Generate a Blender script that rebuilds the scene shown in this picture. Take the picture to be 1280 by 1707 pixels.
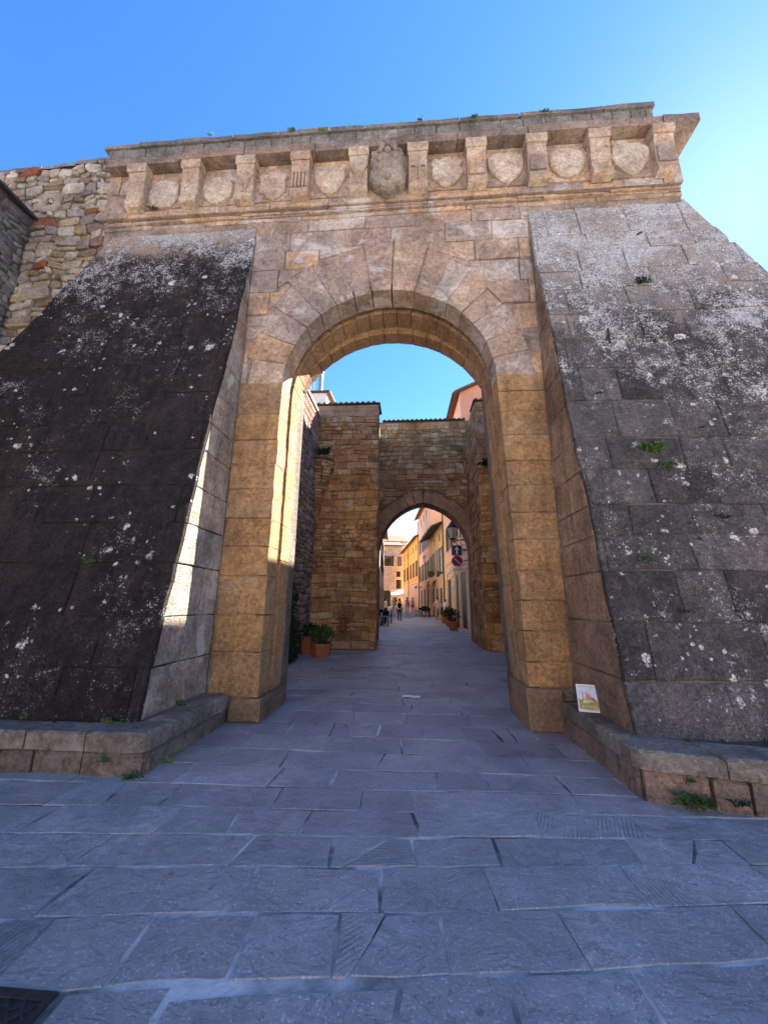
import bpy, bmesh, math, random
from mathutils import Vector, Matrix

# ------------------------------------------------------------------ scene, camera, light
for o in list(bpy.data.objects):
    bpy.data.objects.remove(o)
S = bpy.context.scene
COL = S.collection
rad = math.radians

PITCH, YAW, ROLL, CAMH = rad(13.5), rad(4.2), rad(0.5), 1.5
fw = Vector((-math.sin(YAW)*math.cos(PITCH), math.cos(YAW)*math.cos(PITCH), math.sin(PITCH)))
r0 = Vector((math.cos(YAW), math.sin(YAW), 0)); u0 = r0.cross(fw)
rr = r0*math.cos(ROLL)+u0*math.sin(ROLL); uu = u0*math.cos(ROLL)-r0*math.sin(ROLL)
cam_d = bpy.data.cameras.new('camera'); cam = bpy.data.objects.new('camera', cam_d); COL.objects.link(cam)
cam_d.sensor_fit = 'HORIZONTAL'; cam_d.sensor_width = 36; cam_d.lens = 36*641/1280
cam_d.clip_start = .05; cam_d.clip_end = 3000
M = Matrix((rr, uu, -fw)).transposed().to_4x4(); M.translation = (0, 0, CAMH)
cam.matrix_world = M
S.camera = cam

SUN_AZ, SUN_EL = rad(45.8), rad(41.3)          # azimuth measured from +Y towards +X
SKY_STRENGTH, SUN_STRENGTH, EXPOSURE = 0.064, 5.0, 2.74
world = bpy.data.worlds.new('World'); S.world = world; world.use_nodes = True
nt = world.node_tree; nt.nodes.clear()
wo = nt.nodes.new('ShaderNodeOutputWorld'); bg = nt.nodes.new('ShaderNodeBackground')
sky = nt.nodes.new('ShaderNodeTexSky'); sky.sky_type = 'NISHITA'; sky.sun_disc = False
sky.sun_elevation = SUN_EL; sky.sun_rotation = SUN_AZ
sky.altitude = 600; sky.air_density = 1.0; sky.dust_density = 0.12; sky.ozone_density = 4.0
# thin fair-weather cloud low over the horizon, all the way round
tc = nt.nodes.new('ShaderNodeTexCoord'); sep = nt.nodes.new('ShaderNodeSeparateXYZ')
nt.links.new(tc.outputs['Generated'], sep.inputs[0])
mp = nt.nodes.new('ShaderNodeMapping'); mp.inputs['Scale'].default_value = (1, 1, 2.2); mp.inputs['Location'].default_value = (2.3, .4, 1.1)
nt.links.new(tc.outputs['Generated'], mp.inputs['Vector'])
nz = nt.nodes.new('ShaderNodeTexNoise'); nz.inputs['Scale'].default_value = 4.2; nz.inputs['Detail'].default_value = 8
nz.inputs['Roughness'].default_value = .58
nt.links.new(mp.outputs[0], nz.inputs['Vector'])
el = nt.nodes.new('ShaderNodeMapRange'); el.inputs['From Min'].default_value = .54; el.inputs['From Max'].default_value = .12
el.inputs['To Min'].default_value = -.32; el.inputs['To Max'].default_value = .14
nt.links.new(sep.outputs['Z'], el.inputs['Value'])
ad = nt.nodes.new('ShaderNodeMath'); ad.operation = 'ADD'
nt.links.new(nz.outputs['Fac'], ad.inputs[0]); nt.links.new(el.outputs[0], ad.inputs[1])
rp = nt.nodes.new('ShaderNodeValToRGB'); rp.color_ramp.elements[0].position = .52; rp.color_ramp.elements[1].position = .68
nt.links.new(ad.outputs[0], rp.inputs[0])
mx = nt.nodes.new('ShaderNodeMix'); mx.data_type = 'RGBA'; mx.inputs[7].default_value = (3.6, 3.7, 3.9, 1)
hs = nt.nodes.new('ShaderNodeHueSaturation'); hs.inputs['Saturation'].default_value = 1.22; hs.inputs['Hue'].default_value = .506
nt.links.new(sky.outputs[0], hs.inputs['Color'])
nt.links.new(rp.outputs[0], mx.inputs[0]); nt.links.new(hs.outputs[0], mx.inputs[6])
nt.links.new(mx.outputs[2], bg.inputs[0]); bg.inputs[1].default_value = SKY_STRENGTH
nt.links.new(bg.outputs[0], wo.inputs[0])

sl = bpy.data.lights.new('sun', 'SUN'); sl.energy = SUN_STRENGTH; sl.angle = rad(.53); sl.color = (1, .93, .82)
sun = bpy.data.objects.new('sun', sl); COL.objects.link(sun)
sdir = Vector((math.sin(SUN_AZ)*math.cos(SUN_EL), math.cos(SUN_AZ)*math.cos(SUN_EL), math.sin(SUN_EL)))
sun.rotation_euler = sdir.to_track_quat('Z', 'Y').to_euler(); sun.location = (20, 20, 30)
S.render.engine = 'CYCLES'
S.view_settings.view_transform = 'Standard'; S.view_settings.look = 'None'
S.view_settings.exposure = EXPOSURE; S.view_settings.gamma = 1; S.view_settings.use_curve_mapping = False
S.cycles.max_bounces = 8; S.cycles.diffuse_bounces = 5

# ------------------------------------------------------------------ materials
MATS = {}
def srgb(r, g, b):
    f = lambda c: (c/255/12.92 if c <= 10 else ((c/255+.055)/1.055)**2.4)
    return (f(r), f(g), f(b), 1)

class NT:
    def __init__(s, name):
        s.m = bpy.data.materials.new(name); s.m.use_nodes = True; s.t = s.m.node_tree; s.t.nodes.clear()
        s.out = s.n('OutputMaterial'); s.b = s.n('BsdfPrincipled'); s.l(s.b.outputs[0], s.out.inputs[0])
        MATS[name] = s.m
    def n(s, k): return s.t.nodes.new('ShaderNode'+k)
    def l(s, a, b): s.t.links.new(a, b)
    def pos(s):
        g = s.n('NewGeometry'); return g.outputs['Position']
    def mapped(s, v, scale=(1,1,1), rot=(0,0,0)):
        m = s.n('Mapping'); m.inputs['Scale'].default_value = scale; m.inputs['Rotation'].default_value = rot
        s.l(v, m.inputs['Vector']); return m.outputs[0]
    def noise(s, v, sc, det=5, ro=.55, dist=0, out='Fac'):
        k = s.n('TexNoise'); k.inputs['Scale'].default_value = sc; k.inputs['Detail'].default_value = det
        k.inputs['Roughness'].default_value = ro; k.inputs['Distortion'].default_value = dist
        s.l(v, k.inputs['Vector']); return k.outputs[out]
    def ramp(s, v, stops, interp='LINEAR'):
        k = s.n('ValToRGB'); cr = k.color_ramp; cr.interpolation = interp
        while len(cr.elements) < len(stops): cr.elements.new(.5)
        for e, (p, c) in zip(cr.elements, stops):
            e.position = p; e.color = c if len(c) == 4 else (*c, 1)
        s.l(v, k.inputs[0]); return k.outputs[0]
    def bw(s, v, a, b): return s.ramp(v, [(a, (0,0,0,1)), (b, (1,1,1,1))])
    def math(s, op, a, b=None, clamp=False):
        k = s.n('Math'); k.operation = op; k.use_clamp = clamp
        for i, q in enumerate((a, b)):
            if q is None: continue
            if isinstance(q, (int, float)): k.inputs[i].default_value = q
            else: s.l(q, k.inputs[i])
        return k.outputs[0]
    def mix(s, f, a, b, mode='MIX'):
        k = s.n('Mix'); k.data_type = 'RGBA'; k.blend_type = mode
        if isinstance(f, (int, float)): k.inputs[0].default_value = f
        else: s.l(f, k.inputs[0])
        for i, q in ((6, a), (7, b)):
            if isinstance(q, tuple): k.inputs[i].default_value = q if len(q) == 4 else (*q, 1)
            else: s.l(q, k.inputs[i])
        return k.outputs[2]
    def rnd(s):
        return s.math('FRACT', s.math('ADD', s.n('ObjectInfo').outputs['Random'], s.n('NewGeometry').outputs['Random Per Island']))
    def z(s, v):
        k = s.n('SeparateXYZ'); s.l(v, k.inputs[0]); return k.outputs['Z']
    def rng(s, v, a, b, c=0, d=1):
        k = s.n('MapRange'); k.inputs['From Min'].default_value = a; k.inputs['From Max'].default_value = b
        k.inputs['To Min'].default_value = c; k.inputs['To Max'].default_value = d
        s.l(v, k.inputs['Value']); return k.outputs[0]
    def bump(s, h, strength=.5, dist=.02):
        k = s.n('Bump'); k.inputs['Strength'].default_value = strength; k.inputs['Distance'].default_value = dist
        s.l(h, k.inputs['Height']); s.l(k.outputs[0], s.b.inputs['Normal'])
    def fin(s, col, rough=.85, spec=.3):
        if isinstance(col, tuple): s.b.inputs['Base Color'].default_value = col if len(col) == 4 else (*col, 1)
        else: s.l(col, s.b.inputs['Base Color'])
        if isinstance(rough, (int, float)): s.b.inputs['Roughness'].default_value = rough
        else: s.l(rough, s.b.inputs['Roughness'])
        s.b.inputs['Specular IOR Level'].default_value = spec
        return s.m

def stone_mat(name, cols, var=.35, stain=0., stain_col=(.05,.04,.035), patch=0., patch_col=(.42,.40,.40), bump=.6, bscale=22, streak=0., interp='LINEAR', drift=0., drift_cols=((.36,.31,.28), (.38,.21,.12))):
    s = NT(name); p = s.pos()
    n = len(cols)
    c = s.ramp(s.rnd(), [((i+.0)/max(1, n-1), k) for i, k in enumerate(cols)], interp)
    n1 = s.noise(p, 2.3, 7, .6, .4); n2 = s.noise(p, bscale, 6, .65); n3 = s.noise(p, bscale*4, 4, .6)
    v = s.rng(n1, .3, .7, 1-var, 1+var*.8)
    k = s.n('Mix'); k.data_type = 'RGBA'; k.blend_type = 'MULTIPLY'; k.inputs[0].default_value = 1
    s.l(c, k.inputs[6])
    cv = s.n('CombineColor')
    for i, off in enumerate((1.0, .985, .95)):
        s.l(s.math('MULTIPLY', v, off), cv.inputs[i])
    s.l(cv.outputs[0], k.inputs[7]); c = k.outputs[2]
    # broad drifts of greyer and rustier stone that ignore the joints
    big = s.noise(p, .75, 6, .6, .8)
    c = s.mix(s.math('MULTIPLY', s.bw(big, .50, .66), drift), c, drift_cols[0]); c = s.mix(s.math('MULTIPLY', s.bw(big, .50, .34), drift), c, drift_cols[1])
    v2 = s.rng(n2, .3, .7, .60, 1.32)
    k = s.n('VectorMath'); k.operation = 'SCALE'; s.l(c, k.inputs[0]); s.l(v2, k.inputs['Scale']); c = k.outputs[0]
    if streak:
        ps = s.mapped(p, (1.6, 1.6, .25)); w = s.noise(ps, 3.0, 6, .65, .6)
        c = s.mix(s.math('MULTIPLY', s.bw(w, .5, .68), streak), c, (.06, .05, .04))
    if patch:
        w = s.noise(s.mapped(p, (1, 1, 1.0)), 1.9, 7, .62, .6)
        c = s.mix(s.math('MULTIPLY', s.bw(w, .575, .61), patch), c, patch_col)
    if stain:
        w = s.math('ADD', s.noise(p, 1.1, 8, .68, .3), s.math('MULTIPLY', s.noise(p, 30, 4, .7), .35))
        c = s.mix(s.math('MULTIPLY', s.bw(w, .64, .84), stain), c, stain_col)
    pits = s.bw(n3, .30, .42)
    c = s.mix(s.math('MULTIPLY', s.math('SUBTRACT', 1, pits), .45), c, (.03, .025, .02))
    h = s.math('ADD', s.math('MULTIPLY', n2, .6), s.math('MULTIPLY', pits, .22))
    h = s.math('ADD', h, s.math('MULTIPLY', n1, .8))
    bed = s.noise(s.mapped(p, (1.2, 1.2, 5.5)), 3.5, 6, .7, .5)          # bedding planes and flaking
    h = s.math('ADD', h, s.math('MULTIPLY', bed, .9))
    flake = s.bw(s.noise(p, 4.5, 5, .62, 1.0), .56, .60)
    h = s.math('SUBTRACT', h, s.math('MULTIPLY', flake, .22))
    c = s.mix(s.math('MULTIPLY', flake, .16), c, (.10, .075, .06))
    s.bump(h, bump, .035)
    return s.fin(c, .88, .2)

def crust_mat(name, base, crust, cover, zlo, zhi, dlo, dhi, spots, speck, sgate, blockvar=.2):
    """sandstone under a dark biological crust with pale lichen rosettes"""
    s = NT(name); p = s.pos(); z = s.z(p)
    c0 = s.ramp(s.rnd(), [(0, base[0]), (.5, base[1]), (1, base[2])])
    n1 = s.noise(p, 1.0, 8, .66, .3); n2 = s.noise(p, 26, 6, .7); n3 = s.noise(p, 90, 3, .6); nb = s.noise(p, 7, 5, .65, .5)
    zz = s.rng(z, zlo, zhi, dlo, dhi)
    w = s.math('ADD', s.math('ADD', n1, zz), s.math('MULTIPLY', s.math('SUBTRACT', n2, .5), .55))
    cr = s.mix(s.bw(nb, .36, .66), crust, tuple(q*1.9 for q in crust[:3]))
    cr = s.mix(s.math('MULTIPLY', s.bw(s.noise(s.mapped(p, (1.5, 1.5, .5)), 1.6, 6, .65, .5), .50, .66), .55), cr, tuple(q*k for q, k in zip(crust[:3], (3.2, 2.8, 2.6))))
    kb = s.n('VectorMath'); kb.operation = 'SCALE'; s.l(cr, kb.inputs[0]); s.l(s.rng(s.rnd(), 0, 1, 1-blockvar, 1+blockvar), kb.inputs['Scale']); cr = kb.outputs[0]
    c = s.mix(s.math('MULTIPLY', s.bw(w, .42, .60), cover), c0, cr)
    # fine pale crustose speckle
    f = s.math('ADD', s.noise(p, 44, 3, .75), s.math('MULTIPLY', s.math('SUBTRACT', nb, .5), .5))
    gz = s.rng(z, sgate[0], sgate[1], sgate[2], sgate[3])
    f = s.math('ADD', f, s.math('ADD', gz, s.math('MULTIPLY', s.math('SUBTRACT', n1, .5), 1.0)))
    c = s.mix(s.math('MULTIPLY', s.bw(f, .585, .70), speck), c, (.43, .42, .41))
    # rosettes: ragged, some eaten out in the middle, in colonies
    col = s.noise(p, .9, 4, .6, .6)
    for sc, thr, amt, gate in ((4.2, .34, 1, .90), (7.5, .36, .95, .88), (15, .36, .9, .90)):
        vo = s.n('TexVoronoi'); vo.inputs['Scale'].default_value = sc; vo.inputs['Randomness'].default_value = 1
        d = s.n('VectorMath'); d.operation = 'ADD'
        wv = s.n('VectorMath'); wv.operation = 'SCALE'; wv.inputs['Scale'].default_value = 1.15/sc
        s.l(s.noise(p, sc*2.8, 5, .75, out='Color'), wv.inputs[0]); s.l(p, d.inputs[0]); s.l(wv.outputs[0], d.inputs[1])
        s.l(d.outputs[0], vo.inputs['Vector'])
        sx = s.n('SeparateColor'); s.l(vo.outputs['Color'], sx.inputs[0])
        size = s.math('MULTIPLY', s.math('ADD', .25, s.math('MULTIPLY', sx.outputs[1], .75)), thr)
        inside = s.bw(s.math('SUBTRACT', size, vo.outputs['Distance']), .0, .10)
        core_ = s.math('MULTIPLY', s.bw(s.math('SUBTRACT', s.math('MULTIPLY', size, .5), vo.outputs['Distance']), .0, .05), s.bw(sx.outputs[2], .55, .6))
        on = s.bw(s.math('ADD', sx.outputs[0], s.math('MULTIPLY', s.math('SUBTRACT', col, .5), 1.1)), gate-spots, gate-spots+.01)
        eat = s.bw(s.math('ADD', n2, s.math('MULTIPLY', n3, .4)), .46, .70)
        m = s.math('MULTIPLY', s.math('MULTIPLY', inside, on), s.math('MULTIPLY', eat, amt))
        m = s.math('MULTIPLY', m, s.math('SUBTRACT', 1, s.math('MULTIPLY', core_, .7)))
        c = s.mix(m, c, s.mix(sx.outputs[2], (.40, .385, .35), (.68, .66, .62)))
    og = s.math('MULTIPLY', s.bw(s.noise(p, 3.3, 6, .7), .64, .72), .35)
    c = s.mix(og, c, (.16, .10, .035))
    gr_ = s.noise(p, 60, 3, .8); kg = s.n('VectorMath'); kg.operation = 'SCALE'; s.l(c, kg.inputs[0]); s.l(s.math('MULTIPLY', s.rng(gr_, .3, .7, .45, 1.65), s.rng(n2, .3, .7, .6, 1.45)), kg.inputs['Scale']); c = kg.outputs[0]
    h = s.math('ADD', s.math('ADD', s.math('MULTIPLY', n2, 1.1), s.math('MULTIPLY', nb, .9)), s.math('MULTIPLY', gr_, .5))
    s.bump(s.math('ADD', h, s.math('MULTIPLY', n3, .35)), .8, .035)
    return s.fin(c, .92, .15)

def plain(name, col, rough=.7, spec=.3, var=.15, sc=8, metal=0, bump=0):
    s = NT(name); p = s.pos(); n = s.noise(p, sc, 5, .6)
    v = s.rng(n, .3, .7, 1-var, 1+var)
    k = s.n('VectorMath'); k.operation = 'SCALE'; k.inputs[0].default_value = col[:3]; s.l(v, k.inputs['Scale'])
    if bump: s.bump(n, bump, .02)
    s.b.inputs['Metallic'].default_value = metal
    return s.fin(k.outputs[0], rough, spec)

# facade sandstones
stone_mat('sandstone_pink', [(.37,.27,.22), (.50,.345,.245), (.36,.295,.265), (.46,.335,.26), (.42,.345,.31), (.56,.37,.235), (.40,.285,.225), (.50,.43,.385), (.44,.29,.215)], .42, .5, (.13,.10,.085), .8, (.54,.485,.45), .9, 16, streak=.22, drift=.30, drift_cols=((.42,.37,.345), (.46,.29,.19)), interp='CONSTANT')
stone_mat('sandstone_gold', [(.42,.24,.115), (.52,.30,.135), (.45,.29,.17), (.36,.225,.13), (.50,.32,.17), (.40,.23,.11)], .36, .42, (.15,.09,.05), .35, (.46,.36,.25), bump=.95, bscale=19, streak=.35, drift=.55, drift_cols=((.30,.22,.15), (.45,.25,.10)))
stone_mat('sandstone_base', [(.24,.165,.10), (.30,.20,.12), (.22,.16,.11)], .3, .6, (.06,.045,.035), .2, (.33,.28,.23), .8, 24)
stone_mat('sandstone_carved', [(.47,.36,.275), (.52,.39,.29), (.45,.36,.295)], .25, .35, (.12,.085,.07), .45, (.47,.41,.35), .8, 20, streak=.25, drift=.4)
stone_mat('sandstone_shield', [(.56,.45,.35), (.60,.48,.37), (.53,.43,.35)], .3, .35, (.14,.10,.08), .4, (.56,.49,.41), .9, 20, streak=.2, drift=.3)
stone_mat('stone_crest', [(.30,.25,.21), (.30,.25,.21)], .3, .55, (.10,.085,.075), .35, (.42,.34,.26), .5, 24)
stone_mat('stone_grey', [(.20,.185,.175), (.26,.235,.215), (.18,.165,.15)], .35, .75, (.055,.05,.045), .35, (.36,.35,.33), .9, 20)
stone_mat('stone_cornice', [(.27,.19,.15), (.32,.225,.17), (.24,.185,.155)], .35, .75, (.065,.05,.043), .35, (.36,.33,.30), .8, 22)
stone_mat('sandstone_soffit', [(.33,.20,.115), (.38,.235,.13), (.29,.18,.11), (.35,.23,.15)], .35, .5, (.10,.065,.045), .15, (.42,.33,.24), .9, 22, drift=.4, drift_cols=((.28,.20,.15), (.36,.19,.09)))
stone_mat('mortar_facade', [(.38,.29,.235), (.38,.29,.235)], .5, .6, (.09,.065,.05), .3, (.40,.34,.30), .9, 26)
stone_mat('mortar_dark', [(.12,.09,.07), (.12,.09,.07)], .4, .6, (.03,.025,.02), 0, bump=1, bscale=26)
stone_mat('mortar_rubble', [(.19,.155,.13), (.19,.155,.13)], .4, .6, (.07,.05,.04), 0, bump=1, bscale=26)
# rubble
stone_mat('rubble_pale', [(.44,.37,.30), (.33,.24,.16), (.52,.45,.38), (.38,.32,.28), (.46,.34,.21), (.28,.24,.22), (.57,.50,.42), (.27,.17,.13), (.42,.34,.26), (.35,.30,.27), (.50,.44,.38), (.24,.20,.18)], .32, .6, (.08,.065,.06), .3, (.56,.52,.48), .9, 22, interp='CONSTANT')
stone_mat('rubble_brown', [(0.51,0.27,0.110), (0.60,0.34,0.138), (0.41,0.22,0.097), (0.62,0.40,0.193), (0.54,0.32,0.152), (0.62,0.46,0.280), (0.47,0.25,0.117), (0.57,0.31,0.123), (0.35,0.18,0.097), (0.62,0.46,0.280), (0.62,0.39,0.193), (0.49,0.27,0.138), (0.44,0.25,0.138)], .36, .55, (.075,.045,.025), .15, (.46,.33,.20), 1.0, 18, interp='CONSTANT', drift=.3, drift_cols=((.34,.24,.15), (.40,.20,.07)))
stone_mat('voussoir_brown', [(.40,.25,.15), (.45,.29,.175), (.35,.22,.135), (.42,.28,.18)], .25, .35, (.09,.06,.04), 0, bump=.6, bscale=20)
stone_mat('rubble_side', [(.27,.20,.16), (.36,.27,.20), (.21,.16,.13), (.42,.33,.25), (.30,.23,.19)], .35, .6, (.05,.04,.035), .2, (.38,.32,.27), .9, 18)
stone_mat('slate_stone', [(.17,.165,.16), (.23,.225,.215), (.12,.115,.11), (.26,.25,.23)], .35, .7, (.04,.04,.04), .2, (.33,.34,.33), .9, 18)
stone_mat('brick_red', [(.25,.075,.045), (.30,.10,.06), (.20,.06,.04)], .3, .4, (.06,.03,.025), .2, (.36,.27,.22), .8, 24)
crust_mat('crust_black', ((.28,.21,.16), (.32,.24,.18), (.25,.19,.155)), (.0158,.0128,.0115), 1.0, 6.9, 8.3, .30, -.22, -.03, .9, (5.6, 8.0, -.09, .16), .08)
crust_mat('crust_grey', ((.26,.215,.185), (.32,.26,.215), (.22,.185,.165)), (.046,.042,.040), .98, 4.6, 8.1, .22, -.24, .03, .95, (3.4, 7.2, -.07, .17), .40)
# the pale inner side faces of the buttresses
stone_mat('buttress_side_pale', [(.44,.35,.27), (.38,.32,.27), (.48,.37,.28), (.40,.30,.22)], .40, .65, (.10,.088,.08), .75, (.56,.51,.45), 1.0, 20, streak=.3, drift=.5, drift_cols=((.25,.23,.215), (.40,.26,.18)))
stone_mat('buttress_side_tan', [(.33,.215,.14), (.42,.27,.16), (.29,.19,.13), (.36,.25,.18)], .45, .65, (.07,.05,.04), .45, (.46,.37,.30), 1.0, 20, streak=.3, drift=.5, drift_cols=((.26,.21,.18), (.40,.22,.12)))

stone_mat('stone_bench_top', [(.235,.195,.155), (.28,.235,.185), (.20,.165,.135)], .35, .65, (.06,.05,.042), .3, (.40,.37,.33), .9, 22)
stone_mat('stone_bench_dark', [(.20,.155,.115), (.25,.19,.14), (.16,.125,.10)], .4, .7, (.05,.042,.035), .25, (.33,.29,.25), 1.0, 22)
stone_mat('stone_bench_low', [(.25,.18,.135), (.32,.21,.155), (.21,.17,.14), (.34,.21,.15)], .35, .5, (.065,.052,.042), .3, (.38,.34,.30), .9, 22)
stone_mat('brick_pink', [(.42,.22,.15), (.50,.30,.20), (.36,.18,.13)], .2, .3, (.12,.08,.07), .2, (.50,.42,.36), .6, 26)
stone_mat('mortar_brown', [(.28,.17,.095), (.28,.17,.095)], .4, .5, (.05,.03,.02), .1, (.36,.26,.17), 1, 22)
stone_mat('rubble_cone', [(.17,.10,.055), (.17,.10,.055)], .5, .7, (.035,.024,.016), .3, (.32,.22,.14), 1.0, 13)

def paving_mat(name, cols):
    s = NT(name); p = s.pos(); r = s.rnd()
    c = s.ramp(r, [(i/(len(cols)-1), k) for i, k in enumerate(cols)])
    n1 = s.noise(p, 1.7, 8, .62, .5); n2 = s.noise(p, 14, 6, .6, .3); n3 = s.noise(p, 70, 4, .65)
    v = s.math('MULTIPLY', s.rng(n1, .3, .7, .66, 1.30), s.rng(n2, .3, .7, .80, 1.18))
    k = s.n('VectorMath'); k.operation = 'SCALE'; s.l(c, k.inputs[0]); s.l(v, k.inputs['Scale']); c = k.outputs[0]
    # chewing gum and oil spots
    vo = s.n('TexVoronoi'); vo.inputs['Scale'].default_value = 3.1; s.l(p, vo.inputs['Vector'])
    sx = s.n('SeparateColor'); s.l(vo.outputs['Color'], sx.inputs[0])
    spot = s.math('MULTIPLY', s.bw(s.math('SUBTRACT', s.math('MULTIPLY', sx.outputs[1], .085), vo.outputs['Distance']), 0, .012), s.bw(sx.outputs[0], .55, .56))
    c = s.mix(s.math('MULTIPLY', spot, .75), c, (.035, .035, .038))
    # broad worn and dirty areas that ignore the joints
    big = s.noise(p, .55, 6, .6, .7)
    c = s.mix(s.math('MULTIPLY', s.bw(big, .52, .66), .45), c, (.20, .185, .175)); c = s.mix(s.math('MULTIPLY', s.bw(big, .46, .34), .35), c, (.50, .46, .44))
    # limey drips of mortar
    w = s.noise(p, 2.6, 8, .7, 1.2)
    c = s.mix(s.math('MULTIPLY', s.bw(w, .60, .68), .42), c, (.44, .44, .45))
    # chisel-dressed slabs: parallel tool marks, a direction of its own per slab
    rot = s.n('VectorRotate'); rot.rotation_type = 'Z_AXIS'; s.l(p, rot.inputs['Vector'])
    s.l(s.math('MULTIPLY', r, 37.0), rot.inputs['Angle'])
    wv = s.n('TexWave'); wv.inputs['Scale'].default_value = 12; wv.inputs['Distortion'].default_value = .5; wv.inputs['Detail'].default_value = 2
    wv.inputs['Detail Scale'].default_value = .6
    s.l(rot.outputs[0], wv.inputs['Vector'])
    fr = s.math('FRACT', s.math('MULTIPLY', r, 17.3))
    patch = s.math('MULTIPLY', s.bw(s.noise(p, 2.4, 3, .5), .47, .60), s.bw(fr, .84, .86))
    groove = s.math('MULTIPLY', s.bw(wv.outputs['Fac'], .72, .95), patch)
    c = s.mix(s.math('MULTIPLY', groove, .38), c, (.09, .085, .08))
    h = s.math('ADD', s.math('MULTIPLY', n2, .55), s.math('MULTIPLY', n3, .12))
    h = s.math('SUBTRACT', s.math('ADD', h, s.math('MULTIPLY', n1, .9)), s.math('MULTIPLY', groove, .28))
    cl = s.noise(s.mapped(p, (1, 1.7, 1), (0, 0, .5)), 3.2, 7, .68, .9)              # riven steps where the slate has split
    step = s.ramp(cl, [(.40, (.0,.0,.0)), (.415, (.35,.35,.35)), (.50, (.35,.35,.35)), (.515, (.7,.7,.7)), (.60, (.7,.7,.7)), (.612, (1,1,1))])
    h = s.math('ADD', h, s.math('MULTIPLY', step, .34))
    edge = s.math('MULTIPLY', s.math('SUBTRACT', s.bw(cl, .500, .507), s.bw(cl, .509, .516)), .5)
    c = s.mix(edge, c, (.08, .075, .07))
    c = s.mix(s.math('MULTIPLY', s.bw(n3, .60, .72), .25), c, (.55, .52, .50)); c = s.mix(s.math('MULTIPLY', s.bw(n3, .40, .28), .45), c, (.08, .075, .07))
    s.bump(h, .9, .022)
    ro = s.rng(n2, .3, .7, .42, .68)
    return s.fin(c, ro, .4)
paving_mat('paving_slate', [(.47,.44,.42), (.58,.535,.505), (.40,.375,.36), (.55,.50,.465), (.49,.465,.45), (.31,.29,.28), (.53,.505,.49), (.43,.395,.365)])
s = NT('joint_mortar'); p = s.pos(); n = s.noise(p, 1.3, 6, .6); n2 = s.noise(p, 40, 4, .6)
c = s.ramp(n, [(.40, (.08,.075,.07)), (.50, (.30,.285,.27)), (.60, (.58,.55,.52))]); s.bump(n2, .6, .01); s.fin(c, .9, .2)
s = NT('ground_stone'); p = s.pos()
bt = s.n('TexBrick'); bt.inputs['Scale'].default_value = 1.0; bt.inputs['Brick Width'].default_value = .95; bt.inputs['Row Height'].default_value = .52
bt.inputs['Mortar Size'].default_value = .012; bt.inputs['Color1'].default_value = (.30,.28,.25,1); bt.inputs['Color2'].default_value = (.37,.345,.31,1); bt.inputs['Mortar'].default_value = (.34,.34,.34,1)
s.l(p, bt.inputs['Vector']); n = s.noise(p, 2, 6, .6)
k = s.n('VectorMath'); k.operation = 'SCALE'; s.l(bt.outputs[0], k.inputs[0]); s.l(s.rng(n, .3, .7, .75, 1.2), k.inputs['Scale']); s.bump(n, .4, .02); s.fin(k.outputs[0], .7, .3)

s = NT('joint_white'); p = s.pos(); n2 = s.noise(p, 30, 5, .65)
s.bump(n2, .6, .01); s.fin(s.ramp(n2, [(.3, (.34,.32,.31)), (.6, (.62,.59,.56))]), .9, .2)
plain('iron', (.022,.021,.022), .55, .4, .3, 30)
plain('iron_rust', (.045,.035,.032), .6, .4, .4, 40, .3)
plain('black_wood', (.012,.011,.011), .6, .3, .2, 20)
plain('shutter_brown', (.055,.025,.015), .6, .3, .2, 10)
plain('shutter_grey', (.10,.10,.12), .6, .3, .2, 10)
plain('dark_glass', (.012,.013,.016), .12, .6, .1, 4)
plain('door_dark', (.05,.032,.022), .6, .3, .25, 6)
plain('roof_tile', (.20,.115,.075), .85, .2, .35, 5, 0, .5)
plain('tile_dark', (.07,.055,.05), .85, .2, .3, 9, 0, .5)
plain('zinc', (.33,.34,.36), .4, .5, .15, 10, .6)
plain('terracotta', (.40,.135,.065), .8, .25, .22, 12, 0, .3)
plain('soil', (.03,.02,.014), .95, .1, .3, 30, 0, .6)
plain('foliage', (.055,.10,.032), .8, .1, .4, 9)
plain('foliage_light', (.12,.19,.04), .8, .1, .4, 9)
plain('foliage_dark', (.024,.04,.018), .8, .1, .4, 9)
plain('plaster_pink', (.76,.42,.30), .9, .15, .10, 1.2, 0, .15)
plain('plaster_salmon', (.80,.46,.29), .9, .15, .10, 1.2, 0, .15)
plain('plaster_orange', (.82,.36,.07), .9, .15, .10, 1.2, 0, .15)
plain('plaster_tan', (.68,.40,.19), .9, .15, .14, 1.2, 0, .2)
plain('plaster_ochre', (.72,.47,.17), .9, .15, .10, 1.2, 0, .15)
plain('plaster_cream', (.62,.51,.38), .9, .15, .12, 1.2, 0, .15)
plain('plaster_white', (.72,.67,.60), .9, .15, .10, 1.2, 0, .15)
plain('stone_house', (.48,.37,.26), .9, .15, .28, 2.0, 0, .5)
plain('rustic_stone', (.62,.47,.33), .9, .15, .18, 3.0, 0, .3)
plain('awning_cloth', (.76,.70,.62), .8, .2, .06, 3)
plain('sign_blue', (.012,.035,.26), .35, .5, .05, 3)
plain('sign_white', (.85,.85,.86), .35, .5, .03, 3)
plain('sign_red', (.50,.02,.025), .35, .5, .05, 3)
plain('sign_slash', (.62,.25,.30), .35, .5, .05, 3)
plain('sign_back', (.35,.35,.36), .4, .5, .1, 3, .5)
plain('lamp_glass', (.62,.66,.68), .25, .5, .05, 4)
plain('paper_white', (.80,.81,.84), .7, .3, .05, 14)
plain('cover_sky', (.62,.68,.80), .45, .4, .10, 22)
plain('cover_white', (.82,.81,.80), .45, .4, .03, 20)
plain('cover_hill', (.34,.30,.09), .45, .4, .45, 60)
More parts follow.
